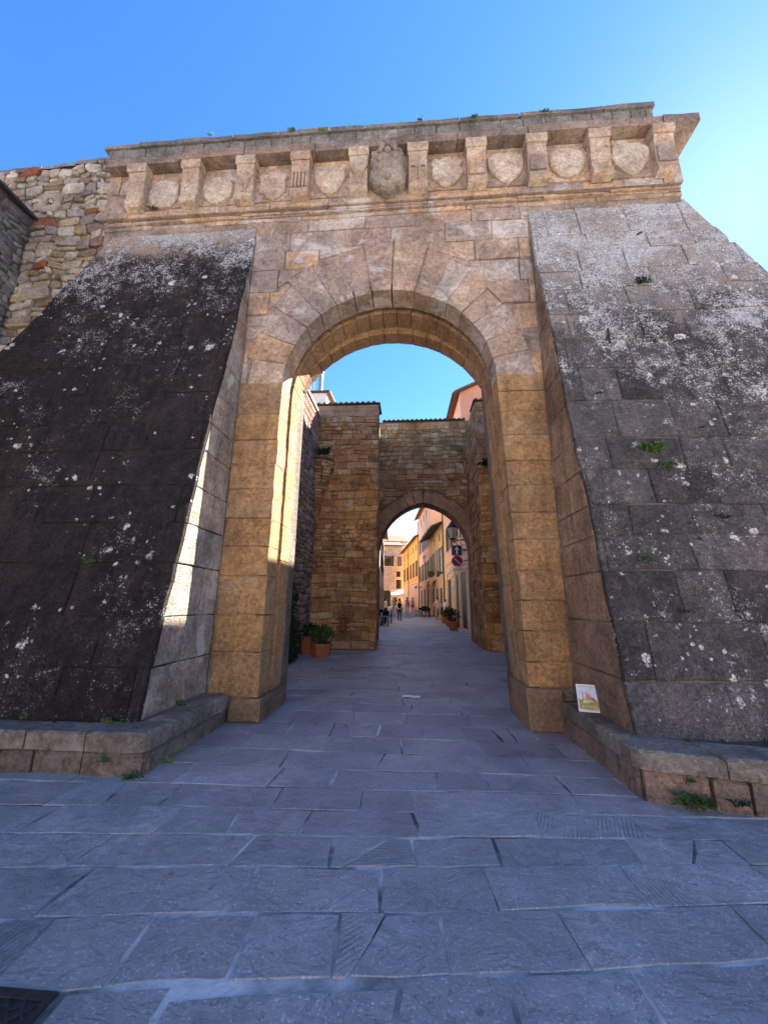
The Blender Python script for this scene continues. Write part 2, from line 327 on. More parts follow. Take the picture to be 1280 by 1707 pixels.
plain('cover_hill_pale', (.62,.53,.26), .45, .4, .40, 70)
plain('cover_town', (.55,.28,.17), .45, .4, .30, 60)
plain('cover_roof', (.32,.17,.15), .45, .4, .20, 60)
plain('cover_panel', (.52,.48,.20), .45, .4, .20, 60)
plain('cover_ink', (.16,.17,.20), .5, .3, .1, 20)
plain('skin', (.48,.27,.19), .6, .3, .05, 10)
plain('hair', (.035,.022,.015), .7, .3, .2, 30)
plain('cloth_pink', (.72,.42,.46), .85, .2, .06, 10)
plain('cloth_white', (.80,.77,.74), .85, .2, .06, 10)
plain('cloth_khaki', (.42,.33,.23), .85, .2, .08, 10)
plain('cloth_black', (.014,.014,.017), .85, .2, .2, 10)
plain('cloth_navy', (.02,.025,.05), .85, .2, .2, 10)
plain('cloth_red', (.40,.06,.05), .85, .2, .1, 10)
plain('cloth_cream', (.66,.58,.48), .85, .2, .06, 10)
plain('shoe', (.05,.04,.035), .7, .3, .1, 10)

# ------------------------------------------------------------------ object helpers
WO = {}
def tag(o, label, cat, group=None):
    o['label'] = label; o['category'] = cat
    if group: o['group'] = group
    return o
def thing(name, loc, label, cat, group=None):
    o = bpy.data.objects.new(name, None); COL.objects.link(o); o.location = loc; o.empty_display_size = .2
    WO[o.name] = Vector(loc); return tag(o, label, cat, group)
def add(name, verts, faces, mat, parent=None, origin=None, smooth=False, mats=None, midx=None):
    """one mesh object from world-space vertices"""
    if origin is None:
        if parent is not None and not name.startswith(('stone', 'brick', 'slab', 'voussoir')): origin = WO[parent.name]
        else:
            n = len(verts); origin = (sum(v[0] for v in verts)/n, sum(v[1] for v in verts)/n, sum(v[2] for v in verts)/n)
    O = Vector(origin)
    me = bpy.data.meshes.new(name)
    me.from_pydata([(v[0]-O.x, v[1]-O.y, v[2]-O.z) for v in verts], [], faces)
    for m in (mats or [mat]): me.materials.append(MATS[m])
    if midx: me.polygons.foreach_set('material_index', midx)
    if smooth: me.polygons.foreach_set('use_smooth', [True]*len(me.polygons))
    me.update()
    o = bpy.data.objects.new(name, me); COL.objects.link(o)
    WO[o.name] = O
    if parent is not None:
        o.parent = parent; o.location = O-WO[parent.name]
    else: o.location = O
    return o
class MB:
    """collects several shapes for one mesh"""
    def __init__(s): s.v = []; s.f = []
    def put(s, v, f):
        k = len(s.v); s.v += [tuple(q) for q in v]; s.f += [tuple(i+k for i in g) for g in f]; return s
    def box(s, x0, x1, y0, y1, z0, z1, X=None):
        v = [(x, y, z) for z in (z0, z1) for (x, y) in ((x0,y0),(x1,y0),(x1,y1),(x0,y1))]
        if X: v = [X @ Vector(q) for q in v]
        return s.put(v, [(0,3,2,1),(4,5,6,7),(0,1,5,4),(1,2,6,5),(2,3,7,6),(3,0,4,7)])
    def tube(s, pts, r, n=8, caps=True):
        pts = [Vector(p) for p in pts]; rs = r if isinstance(r, (list, tuple)) else [r]*len(pts)
        k = len(s.v)
        for i, p in enumerate(pts):
            d = (pts[min(i+1, len(pts)-1)]-pts[max(i-1, 0)]).normalized()
            a = d.cross(Vector((0,0,1)))
            if a.length < .05: a = d.cross(Vector((1,0,0)))
            a.normalize(); b = d.cross(a)
            for j in range(n):
                t = 2*math.pi*j/n; s.v.append(tuple(p+(a*math.cos(t)+b*math.sin(t))*rs[i]))
        for i in range(len(pts)-1):
            for j in range(n):
                s.f.append((k+i*n+j, k+i*n+(j+1)%n, k+(i+1)*n+(j+1)%n, k+(i+1)*n+j))
        if caps:
            s.f.append(tuple(k+j for j in range(n))[::-1]); s.f.append(tuple(k+(len(pts)-1)*n+j for j in range(n)))
        return s
    def lathe(s, prof, c, n=12, sq=False):
        k = len(s.v)
        for (r, z) in prof:
            for j in range(n):
                t = 2*math.pi*(j+.5)/n; s.v.append((c[0]+r*math.cos(t), c[1]+r*math.sin(t), c[2]+z))
        for i in range(len(prof)-1):
            for j in range(n):
                s.f.append((k+i*n+j, k+i*n+(j+1)%n, k+(i+1)*n+(j+1)%n, k+(i+1)*n+j))
        s.f.append(tuple(k+j for j in range(n))[::-1]); s.f.append(tuple(k+(len(prof)-1)*n+j for j in range(n)))
        return s
    def ball(s, c, r, nu=10, nv=6, sc=(1,1,1)):
        k = len(s.v)
        for i in range(nv+1):
            a = math.pi*i/nv
            for j in range(nu):
                b = 2*math.pi*j/nu
                s.v.append((c[0]+r*sc[0]*math.sin(a)*math.cos(b), c[1]+r*sc[1]*math.sin(a)*math.sin(b), c[2]+r*sc[2]*math.cos(a)))
        for i in range(nv):
            for j in range(nu): s.f.append((k+i*nu+j, k+(i+1)*nu+j, k+(i+1)*nu+(j+1)%nu, k+i*nu+(j+1)%nu))
        return s
    def prism(s, poly, axis, a, b):
        """extrude a 2-D polygon along an axis ('x': poly in (y,z); 'y': (x,z); 'z': (x,y))"""
        f = {'x': lambda p, t: (t, p[0], p[1]), 'y': lambda p, t: (p[0], t, p[1]), 'z': lambda p, t: (p[0], p[1], t)}[axis]
        n = len(poly); v = [f(p, a) for p in poly]+[f(p, b) for p in poly]
        fs = [tuple(range(n)), tuple(range(2*n-1, n-1, -1))]+[(i, (i+1)%n, n+(i+1)%n, n+i)[::-1] for i in range(n)]
        return s.put(v, fs)
    def add(s, name, mat, parent=None, origin=None, smooth=False):
        return add(name, s.v, s.f, mat, parent, origin, smooth)
def structure(o): o['kind'] = 'structure'; return o
def stuff(o): o['kind'] = 'stuff'; return o

class Frame:
    def __init__(s, O, U, V, N=None):
        s.O = Vector(O); s.U = Vector(U).normalized(); s.V = Vector(V).normalized()
        s.N = Vector(N).normalized() if N else s.U.cross(s.V).normalized()
    def at(s, u, v, w): return s.O+s.U*u+s.V*v+s.N*w

def area(p): return .5*sum(p[i][0]*p[(i+1)%len(p)][1]-p[(i+1)%len(p)][0]*p[i][1] for i in range(len(p)))
def clip(p, a, b, c):
    """keep a*x+b*y<=c"""
    out = []
    for i in range(len(p)):
        P, Q = p[i], p[(i+1)%len(p)]; dp = a*P[0]+b*P[1]-c; dq = a*Q[0]+b*Q[1]-c
        if dp <= 0: out.append(P)
        if dp*dq < 0:
            t = dp/(dp-dq); out.append((P[0]+(Q[0]-P[0])*t, P[1]+(Q[1]-P[1])*t))
    return out
def clean(p, eps=.004):
    out = []
    for q in p:
        if not out or math.hypot(q[0]-out[-1][0], q[1]-out[-1][1]) > eps: out.append(q)
    if len(out) > 1 and math.hypot(out[0][0]-out[-1][0], out[0][1]-out[-1][1]) <= eps: out.pop()
    return out
def inset(p, d):
    n = len(p); out = []
    for i in range(n):
        A, B, C_ = p[i-1], p[i], p[(i+1)%n]
        e1 = (B[0]-A[0], B[1]-A[1]); e2 = (C_[0]-B[0], C_[1]-B[1])
        l1 = math.hypot(*e1) or 1; l2 = math.hypot(*e2) or 1
        n1 = (-e1[1]/l1, e1[0]/l1); n2 = (-e2[1]/l2, e2[0]/l2)
        k = max(.35, 1+n1[0]*n2[0]+n1[1]*n2[1])
        out.append((B[0]+(n1[0]+n2[0])*d/k, B[1]+(n1[1]+n2[1])*d/k))
    return out
def block(poly, F, rng, proud=.02, depth=.05, gap=.01, ch=.008, jit=.0, seg=9., bulge=0., tilt=0., edge=None):
    """mesh of one stone from its outline in a frame"""
    p = clean(poly)
    if len(p) < 3: return None
    if area(p) < 0: p = p[::-1]
    if area(p) < .0012: return None
    if isinstance(gap, tuple): gap = rng.uniform(*gap)
    if isinstance(proud, tuple): proud = rng.uniform(*proud)
    q = inset(p, gap/2)
    if area(q) < .0008: return None
    o = []
    for i in range(len(q)):
        A, B = q[i], q[(i+1)%len(q)]; L = math.hypot(B[0]-A[0], B[1]-A[1]); k = max(1, min(3, int(L/seg+.5)))
        for j in range(k):
            t = j/k; J = jit if j else jit*.6
            o.append((A[0]+(B[0]-A[0])*t+rng.uniform(-J, J), A[1]+(B[1]-A[1])*t+rng.uniform(-J, J)))
    n = len(o); cx = sum(a[0] for a in o)/n; cy = sum(a[1] for a in o)/n
    tu, tv = rng.uniform(-tilt, tilt), rng.uniform(-tilt, tilt)
    def W(a, w): return F.at(a[0], a[1], w+(a[0]-cx)*tu+(a[1]-cy)*tv)
    i2 = inset(o, ch)
    if area(i2) < .35*area(o): i2 = [(cx+(a[0]-cx)*.8, cy+(a[1]-cy)*.8) for a in o]
    v = [F.at(a[0], a[1], -depth) for a in o]+[W(a, proud-ch*.8) for a in o]+[W(a, proud+rng.uniform(-.15, .1)*ch) for a in i2]
    f = []
    for r in (0, 1):
        for i in range(n): f.append((r*n+i, r*n+(i+1)%n, (r+1)*n+(i+1)%n, (r+1)*n+i))
    if bulge:
        v.append(W((cx, cy), proud+bulge)); f += [(2*n+i, 2*n+(i+1)%n, 3*n) for i in range(n)]
    else: f.append(tuple(range(2*n, 3*n)))
    return v, f, abs(area(p))

def warp(u, v, a, k=1.7):
    return (u+a*math.sin(k*v*2.1+1.3*u*k)+a*.6*math.sin(k*4.7*v-2.2*u*k+1), v+a*math.sin(k*u*1.9+.7*v*k+.5)+a*.6*math.sin(k*5.1*u+1.7*v*k))
def courses(rng, u0, u1, vs, wmin, wmax, amp=0., k=1.7, lean=0.):
    """quads row by row; vs = row boundaries"""
    out = []
    for v0, v1 in zip(vs[:-1], vs[1:]):
        u = u0-rng.uniform(0, wmax)
        while u < u1:
            w = rng.uniform(wmin, wmax); m = .5*min(w, v1-v0)*lean
            a, b = u, u+w
            q = [(a, v0), (b, v0), (b, v1), (a, v1)]
            if a < u1 and b > u0:
                q = clip(clip(q, -1, 0, -u0), 1, 0, u1)
                if len(q) > 2: out.append([warp(x, y, amp, k) if amp else (x, y) for x, y in q])
            u += w
    return out
def levels(rng, v0, v1, h0, h1):
    vs = [v0]
    while vs[-1] < v1-h0*.6: vs.append(vs[-1]+rng.uniform(h0, h1))
    vs[-1] = v1
    return vs
def lay(name, polys, F, mat, parent, rng, limit=300, smooth=False, pick=None, **kw):
    """build the stones as children of parent; past the limit the smallest go into one joined part"""
    bl = []
    for p in polys:
        q = block(p, F, rng, **kw)
        if q: bl.append(q)
    bl.sort(key=lambda b: -b[2])
    for i, (v, f, a) in enumerate(bl[:limit]):
        add(name, v, f, pick(rng) if pick else mat, parent, smooth=smooth)
    if len(bl) > limit:
        m = MB()
        for v, f, a in bl[limit:]: m.put(v, f)
        stuff(m.add('small_stones', mat, parent, smooth=smooth))
    return len(bl)

# ------------------------------------------------------------------ ground
R = random.Random(7)
def street_z(y): return 0. if y < 17 else .022*(y-17)
gx = [-400, -60, -20, -8, 0, 8, 20, 60, 400]; gy = [-400, -60, -20, 0, 17, 30, 60, 110, 500]
gv = [(x, y, street_z(min(y, 110))-.025) for y in gy for x in gx]
gf = [(j*9+i, j*9+i+1, (j+1)*9+i+1, (j+1)*9+i) for j in range(8) for i in range(8)]
structure(add('ground', gv, gf, 'ground_stone', origin=(0, 0, 0)))
# bed of mortar that the slabs lie in (bends uphill beyond the inner gate)
pv = []; pf = []
for y in (-1.0, 17.0, 45.0):
    pv += [(-9, y, street_z(y)-.005), (9, y, street_z(y)-.005)]
pf = [(0, 1, 3, 2), (2, 3, 5, 4)]
pavement = structure(add('pavement', pv, pf, 'joint_mortar', origin=(0, 0, -.01)))
WO[pavement.name] = Vector((0, 0, -.01))

FG = Frame((0, 0, -.005), (1, 0, 0), (0, 1, 0))
def fan(x, y):
    """rows fan out towards the camera: right end farther off"""
    k = .13*max(0., min(1., (4.2-y)/2.2))
    return (x+.02*math.sin(3*y+x), y+k*(x+.2)+.012*math.sin(2.3*x+1.7*y))
rowY = [1.05, 1.40, 1.68, 1.98, 2.33, 2.68, 2.98, 3.30, 3.64, 4.02, 4.44, 4.90, 5.42, 5.95]
while rowY[-1] < 17: rowY.append(rowY[-1]+R.uniform(.42, .58))
rowY[-1] = 17.0
slabs = []
for a, b in zip(rowY[:-1], rowY[1:]):
    if a < 3.3: x0, x1 = -4.6, 4.2
    elif a < 4.4: x0, x1 = -6.2, 5.2
    elif a < 6.3: x0, x1 = -2.42, 1.86
    elif a < 13.2: x0, x1 = -3.35, 3.2
    else: x0, x1 = -1.2, 2.44
    x = x0-R.uniform(0, .6); sk = R.uniform(-.04, .04)
    while x < x1:
        w = R.uniform(.40, .92) if a < 6 else R.uniform(.55, 1.0)
        sk2 = R.uniform(-.05, .05)
        slabs.append([fan(x, a), fan(x+w, a), fan(x+w+sk2, b), fan(x+sk, b)]); x += w; sk = sk2
kept = []
for q in slabs:
    cx = sum(p[0] for p in q)/4; cy = sum(p[1] for p in q)/4
    # drain in the near left corner
    if cx < -1.38 and cy < 2.0: q = clip(q, 0, -1, -1.85)
    elif cy < 1.85 and cx < -.9: q = clip(q, -1, 0, 1.37)
    if len(q) == 4 and abs(max(p[1] for p in q)-1.9) < .14 and -1.15 < cx < -.15 and cy < 1.9:      # wide mortar repair
        q = [q[0], q[1], (q[2][0]-.02, q[2][1]-.035), (q[3][0]+.015, q[3][1]-.06)]
    if len(q) > 2 and R.random() < .10 and cy < 8:          # cracked slab
        a_ = R.uniform(-.9, .9); nx_, ny_ = math.cos(a_), math.sin(a_); d_ = nx_*cx+ny_*cy+R.uniform(-.12, .12)
        for h_ in (clip(q, nx_, ny_, d_), clip(q, -nx_, -ny_, -d_)):
            if len(h_) > 2: kept.append(h_)
        continue
    if len(q) > 2: kept.append(q)
def slab_gap(q): return R.choice((.006, .009, .013, .018, .026))
blocks = []
for q in kept:
    b = block(q, FG, R, proud=.005+R.uniform(-.0025, .0025), depth=.01, gap=slab_gap(q), ch=.004, jit=.012, seg=.18, tilt=.0025)
    if b: blocks.append(b)
# keep the ones that show largest as objects of their own
blocks.sort(key=lambda b: -b[2]/max(1.5, (sum(v[1] for v in b[0])/len(b[0])))**2)
for v, f, a in blocks[:300]: add('slab', v, f, 'paving_slate', pavement)
mb = MB()
for v, f, a in blocks[300:]: mb.put(v, f)
y = 17.0
while y < 44:
    d = R.uniform(.45, .6); x = -3.2-R.uniform(0, .5)
    while x < 3.2:
        w = R.uniform(.6, 1.0)
        F2 = Frame((0, y, street_z(y)-.005), (1, 0, 0), (0, 1, .022))
        b = block([(x, 0), (x+w, 0), (x+w, d), (x, d)], F2, R, proud=.005, depth=.01, gap=.016, ch=.003)
        if b: mb.put(b[0], b[1])
        x += w
    y += d
stuff(mb.add('small_slabs', 'paving_slate', pavement))
# ------------------------------------------------------------------ the outer city gate
XC = -.355; YF = 5.30; ZS = 4.88; R1 = 1.66
XL, XR = -2.71, 2.00          # inner edges of the buttresses
gate = thing('city_gate', (XC, YF, 0), 'weathered sandstone town gate with round arch, corbelled cornice of carved shields and battered buttresses', 'gate')

def arc(cx, cz, r, a0, a1, n): return [(cx+r*math.cos(a0+(a1-a0)*i/n), cz+r*math.sin(a0+(a1-a0)*i/n)) for i in range(n+1)]
JL = .165                      # the right-hand jamb leans outwards towards its foot
def jx(z): return XC+R1+JL*max(0., 1-z/ZS)
def arch_outline(xl, xr, zt, cx, r, zs, n=24, zb=-.02):
    """wall outline with an arched notch open to the ground (x,z), counter-clockwise seen from -y"""
    return [(xl, zb), (cx-r, zb), (cx-r, zs)]+arc(cx, zs, r, math.pi, 0, n)[1:-1]+[(cx+r, zs), (cx+r+JL, zb), (xr, zb), (xr, zt), (xl, zt)]
WALL_L, WALL_R, ZTOP = -5.62, 4.52, 9.325
wall = MB()
wall.prism(arch_outline(WALL_L+.03, WALL_R-.03, ZTOP, XC, R1+.14, ZS), 'y', YF+.02, YF+.46)
o = wall.add('wall_core', 'mortar_facade', gate); wall_core = o
# second order core and the thick body behind it
body = MB(); body.prism(arch_outline(WALL_L+.03, WALL_R-.03, ZTOP, XC, R1+.10, ZS), 'y', YF+.461, 6.20)
body.add('wall_body', 'mortar_facade', gate)
# rear segmental arch
rise, RR = 1.05, (1.66**2+1.05**2)/(2*1.05); zc = ZS+.52+rise-RR; th = math.asin(1.66/RR)
rear = [(WALL_L+.03, -.02), (XC-R1-.0, -.02), (XC-R1-.0, ZS+.52)]+[(XC+RR*math.sin(-th+2*th*i/20), zc+RR*math.cos(-th+2*th*i/20)) for i in range(1, 20)]+[(XC+R1, ZS+.52), (XC+R1+JL, -.02), (WALL_R-.03, -.02), (WALL_R-.03, ZTOP), (WALL_L+.03, ZTOP)]
m = MB(); m.prism(rear, 'y', 6.201, 6.50); m.add('rear_arch', 'mortar_rubble', gate)

rear_core = bpy.data.objects[bpy.data.objects[-1].name] if False else [o_ for o_ in gate.children if o_.name.startswith('rear_arch')][0]
FRA = Frame((0, 6.185, 0), (1, 0, 0), (0, 0, 1))
for i in range(15):
    a0, a1 = -th+2*th*i/15, -th+2*th*(i+1)/15
    pq = [(XC+r*math.sin(a), zc+r*math.cos(a)) for r, a in ((RR-.03, a0), (RR-.03, a1), (RR+.16, a1), (RR+.16, a0))]
    b_ = block(pq, FRA, R, proud=.0, depth=.30, gap=.014, ch=.012, jit=.008, seg=.2)
    add('voussoir', b_[0], b_[1], 'sandstone_soffit', rear_core)
FF = Frame((0, YF+.02, 0), (1, 0, 0), (0, 0, 1))      # normal -y
# piers (front order) course by course
jl = [.29, .86, 1.34, 1.87, 2.29, 2.70, 3.14, 3.54, 3.93, 4.36, 4.91]
jr = [.50, .80, 1.18, 1.57, 1.96, 2.38, 2.76, 3.15, 3.52, 3.92, 4.31, 4.63, 4.94]
def grid_block(poly, mat, parent, name='stone', proud=.02, depth=.36, gap=.008, ch=.007, F=FF, jit=.003, smooth=False, seg=.5, bulge=0.):
    b = block(poly, F, R, proud=proud, depth=depth, gap=gap, ch=ch, jit=jit, seg=seg, bulge=bulge)
    if b: return add(name, b[0], b[1], mat, parent, smooth=smooth)
for z0, z1 in zip(jl[:-1], jl[1:]):
    grid_block([(XL, z0), (XC-R1, z0), (XC-R1, z1), (XL, z1)], 'sandstone_gold', wall_core, proud=.02+R.uniform(-.010, .010), gap=(.004, .012), jit=.008, seg=.2, ch=.011)
for z0, z1 in zip(jr[:-1], jr[1:]):
    grid_block([(jx(z0), z0), (XR, z0), (XR, z1), (jx(z1), z1)], 'sandstone_gold', wall_core, proud=.02+R.uniform(-.010, .010), gap=(.004, .012), jit=.008, seg=.2, ch=.011)
# plinths of the piers
grid_block([(-2.40, 0), (XC-R1+.05, 0), (XC-R1+.05, .29), (-2.40, .29)], 'sandstone_base', gate, 'plinth', proud=.05, depth=.95, ch=.02)
grid_block([(jx(0)-.05, 0), (1.86, 0), (1.86, .50), (jx(.5)-.05, .50)], 'sandstone_base', gate, 'plinth', proud=.06, depth=.95, ch=.03, jit=.015)
# second order of the jambs, behind the portcullis groove
F2 = Frame((0, YF+.50, 0), (1, 0, 0), (0, 0, 1))
for side in (-1, 1):
    zs = [.29 if side < 0 else .5]
    while zs[-1] < ZS-.3: zs.append(zs[-1]+R.uniform(.48, .72))
    zs[-1] = ZS
    for z0, z1 in zip(zs[:-1], zs[1:]):
        a, b = sorted((XC+side*(R1+.30), XC+side*(R1-.005)))
        k0, k1 = (JL*(1-z0/ZS), JL*(1-z1/ZS)) if side > 0 else (0, 0)
        grid_block([(a+k0, z0), (b+k0, z0), (b+k1, z1), (a+k1, z1)], 'sandstone_gold', wall_core, proud=.0, depth=.42, F=F2, gap=(.004, .012), jit=.006, seg=.25)
# voussoirs of the front order: long, ragged outer ends
angs = [0]
while angs[-1] < math.pi-.12: angs.append(angs[-1]+R.uniform(.155, .225))
angs = [a*math.pi/angs[-1] for a in angs]
ext = []
for a0, a1 in zip(angs[:-1], angs[1:]):
    am = (a0+a1)/2
    re = 2.15+.50*math.sin(am)**2+R.uniform(-.10, .16); ext.append((a0, a1, re))
    poly = arc(XC, ZS, R1, a1, a0, 2)+[(XC+re*math.cos(a0), ZS+re*math.sin(a0)), (XC+re*math.cos(a1), ZS+re*math.sin(a1))]
    poly = clip(clip(poly[::-1], 1, 0, XR), -1, 0, -XL)
    grid_block(poly, R.choice(('sandstone_pink', 'sandstone_pink', 'sandstone_carved')), wall_core, 'voussoir', proud=.02+R.uniform(-.014, .014), depth=.36, gap=(.004, .020), ch=.013, jit=.011, seg=.25)
# second ring
n2 = 21
for i in range(n2):
    a0, a1 = math.pi*i/n2, math.pi*(i+1)/n2
    poly = arc(XC, ZS, R1-.005, a1, a0, 2)+arc(XC, ZS, R1+.30, a0, a1, 2)
    grid_block(poly[::-1], 'sandstone_soffit', wall_core, 'voussoir', proud=R.uniform(-.004, .004), depth=.42, gap=.010, ch=.008, F=F2, seg=.6)
# wall courses around the arch, between the buttresses
def ext_at(x, z):
    a = math.atan2(z-ZS, x-XC)
    for a0, a1, re in ext:
        if a0 <= a <= a1: return re
    return 2.2
zl = [4.92, 5.28, 5.72, 6.18, 6.62, 7.06, 7.46, 7.86, 8.12]
polys = []
for q in courses(R, XL, XR, zl, .45, 1.05):
    cx = sum(p[0] for p in q)/len(q); cz = sum(p[1] for p in q)/len(q)
    if math.hypot(cx-XC, cz-ZS) < ext_at(cx, cz)*.86: continue
    for _ in range(2):
        cx = sum(p[0] for p in q)/len(q); cz = sum(p[1] for p in q)/len(q)
        d = math.hypot(cx-XC, cz-ZS); nx, nz_ = (cx-XC)/d, (cz-ZS)/d
        re = ext_at(cx, cz)
        q = clip(q, -nx, -nz_, -(re*.985+nx*XC+nz_*ZS))
        if len(q) < 3: break
    if len(q) > 2: polys.append(q)
lay('stone', polys, FF, 'sandstone_pink', wall_core, R, proud=(.004, .036), depth=.05, gap=(.004, .020), ch=.010, jit=.010, seg=.2)
# two thin courses under the string course across the whole width
polys = courses(R, WALL_L, WALL_R, [8.215, 8.255, 8.31], .6, 1.3)
lay('stone', polys, Frame((0, YF+.02, 0), (1,0,0), (0,0,1)), 'sandstone_pink', wall_core, R, proud=(.030, .075), depth=.05, gap=(.004, .014), ch=.02, jit=.008, seg=.2)

lay('stone', courses(R, WALL_L, WALL_R, [8.125, 8.213], .5, 1.2), FF, 'sandstone_pink', wall_core, R, proud=(.01, .03), depth=.05, gap=(.004, .016), ch=.009, jit=.008, seg=.25)
# frieze stones behind corbels and shields
YZ = YF-.09
m = MB(); m.box(WALL_L+.02, WALL_R-.02, YZ+.02, YF+.05, 8.312, 9.327); m.add('frieze_core', 'mortar_facade', gate)
FZ = Frame((0, YZ+.02, 0), (1, 0, 0), (0, 0, 1))
lay('stone', courses(R, WALL_L, WALL_R, [8.315, 8.46, 8.88, 9.325], .5, 1.1), FZ, 'sandstone_pink', wall_core, R, proud=(.006, .022), depth=.05, gap=(.003, .018), ch=.008, jit=.007, seg=.25)
# the return of the wall at its right-hand end
FE = Frame((WALL_R-.03, 0, 0), (0, 1, 0), (0, 0, 1), (1, 0, 0))
lay('stone', courses(R, YF+.02, 6.5, levels(R, 7.6, 9.32, .3, .42), .4, .7), FE, 'sandstone_pink', wall_core, R, proud=.03, depth=.05, gap=.01, ch=.01, jit=.006, seg=.4)

# cornice slabs: proud of the frieze, some broken at the front edge
cx0, cx1 = -5.60, 4.82
x = cx0
FC = Frame((0, 0, 9.335), (1, 0, 0), (0, 1, 0))
while x < cx1-.2:
    w = R.uniform(.85, 1.45); b = min(x+w, cx1)
    if cx1-b < .5: b = cx1
    y0 = 5.01+R.uniform(-.015, .03)
    bl = block([(x, y0), (b, y0), (b, 6.55), (x, 6.55)], FC, R, proud=.185, depth=0, gap=.012, ch=.02, jit=.012, seg=.3)
    v, f, _ = bl; n = (len(v))//3
    f = f+[tuple(range(n))[::-1]]
    add('cornice_slab', v, f, 'stone_cornice', gate, origin=(x, 5.2, 9.335)); x = b
# parapet blocks and coping, set back on the cornice
FP = Frame((0, 5.07, 0), (1, 0, 0), (0, 0, 1))
m = MB(); m.box(-5.6, 4.13, 5.10, 6.4, 9.51, 9.87); pc = m.add('parapet_core', 'mortar_dark', gate)
lay('stone', courses(R, -5.62, 4.15, [9.525, 9.77], .22, .55), FP, 'stone_grey', pc, R, proud=.0, depth=.04, gap=.010, ch=.010, jit=.006, seg=.3)
x = -5.7
FQ = Frame((0, 0, 9.765), (1, 0, 0), (0, 1, 0))
while x < 4.1:
    b = min(4.17, x+R.uniform(.5, 1.1)); b = 4.17 if 4.17-b < .3 else b
    v, f, _ = block([(x, 5.03), (b, 5.03), (b, 6.4), (x, 6.4)], FQ, R, proud=.12+R.uniform(-.02, .02), depth=0, gap=.01, ch=.03, jit=.012, seg=.3)
    n = len(v)//3; add('stone', v, f+[tuple(range(n))[::-1]], 'stone_grey', pc); x = b

# ---- corbels
def corbel(x, kind, worn=0.):
    w = .158; zt, zb = 9.33, 8.40
    prof = [(.0, zt-.17), (.26, zt-.17), (.262, zt-.24), (.245, zt-.36), (.215, zt-.52), (.19, 8.58), (.178, 8.50), (.185, 8.46), (.215, 8.445), (.235, 8.41), (.235, 8.35), (.215, 8.31), (.17, 8.285), (.0, zb)]
    prof = [(a, b if b > zt-.2 else zb+(b-8.25)*(zt-.17-zb)/(9.095-8.25)) if b != zb else (a, b) for a, b in prof]
    if worn: prof = [(a*(1-worn*R.uniform(0, .5)), b) for a, b in prof]
    m = MB(); m.prism([(YZ-a*.62, z) for a, z in prof], 'x', x+w, x-w)
    me = m.add('corbel', 'sandstone_carved', gate, origin=(x, YZ, zb))
    c = MB(); k = .022
    cp = [(YZ, zt), (YZ-.195, zt), (YZ-.195, zt-.12), (YZ-.175, zt-.168), (YZ, zt-.168)]
    c.prism(cp, 'x', x+w+k, x-w-k); c.add('cap', 'sandstone_carved', me)
    def face_y(z): return YZ-(.215+(z-8.55)*.05)*.62-.008
    if kind == 'flutes':
        for i in range(5):
            xx = x-.13+.26*i/4; f = MB(); f.box(xx-.018, xx+.018, face_y(8.62)-.012, YZ-.02, 8.58, 8.92); f.add('flute', 'sandstone_carved', me)
    elif kind == 'loops':
        for sx in (-1, 1):
            pts = [(x+sx*.085+.055*math.cos(t), face_y(8.75), 8.82+.055*math.sin(t)) for t in [math.pi*i/8 for i in range(9)]]
            pts = [(pts[0][0], face_y(8.6), 8.58)]+pts+[(pts[-1][0], face_y(8.6), 8.50), (pts[0][0], face_y(8.6), 8.58)]
            f = MB(); f.tube(pts, .014, 6); f.add('loop_moulding', 'sandstone_carved', me)
    elif kind == 'leaf':
        for sx in (-1, 1):
            pts = [(x+sx*(.02+.13*(i/8)**2), face_y(8.5+.4*i/8), 8.56+.38*i/8) for i in range(9)]
            f = MB(); f.tube(pts, .014, 6); f.add('leaf_moulding', 'sandstone_carved', me)
    elif kind == 'panel':
        f = MB(); f.box(x-.13, x+.13, face_y(8.6)-.002, YZ-.02, 8.60, 8.94); f.add('worn_panel', 'sandstone_pink', me)
    return me
kinds = ['', '', 'leaf', 'flutes', 'leaf', 'loops', 'panel', 'panel', '', 'panel']
cxs = [-4.96, -3.93, -2.91, -1.91, -.87, .16, 1.16, 2.17, 3.20, 4.23]
for x, k in zip(cxs, kinds): corbel(x, k, .35 if x in (-4.96, 4.23) else .1)
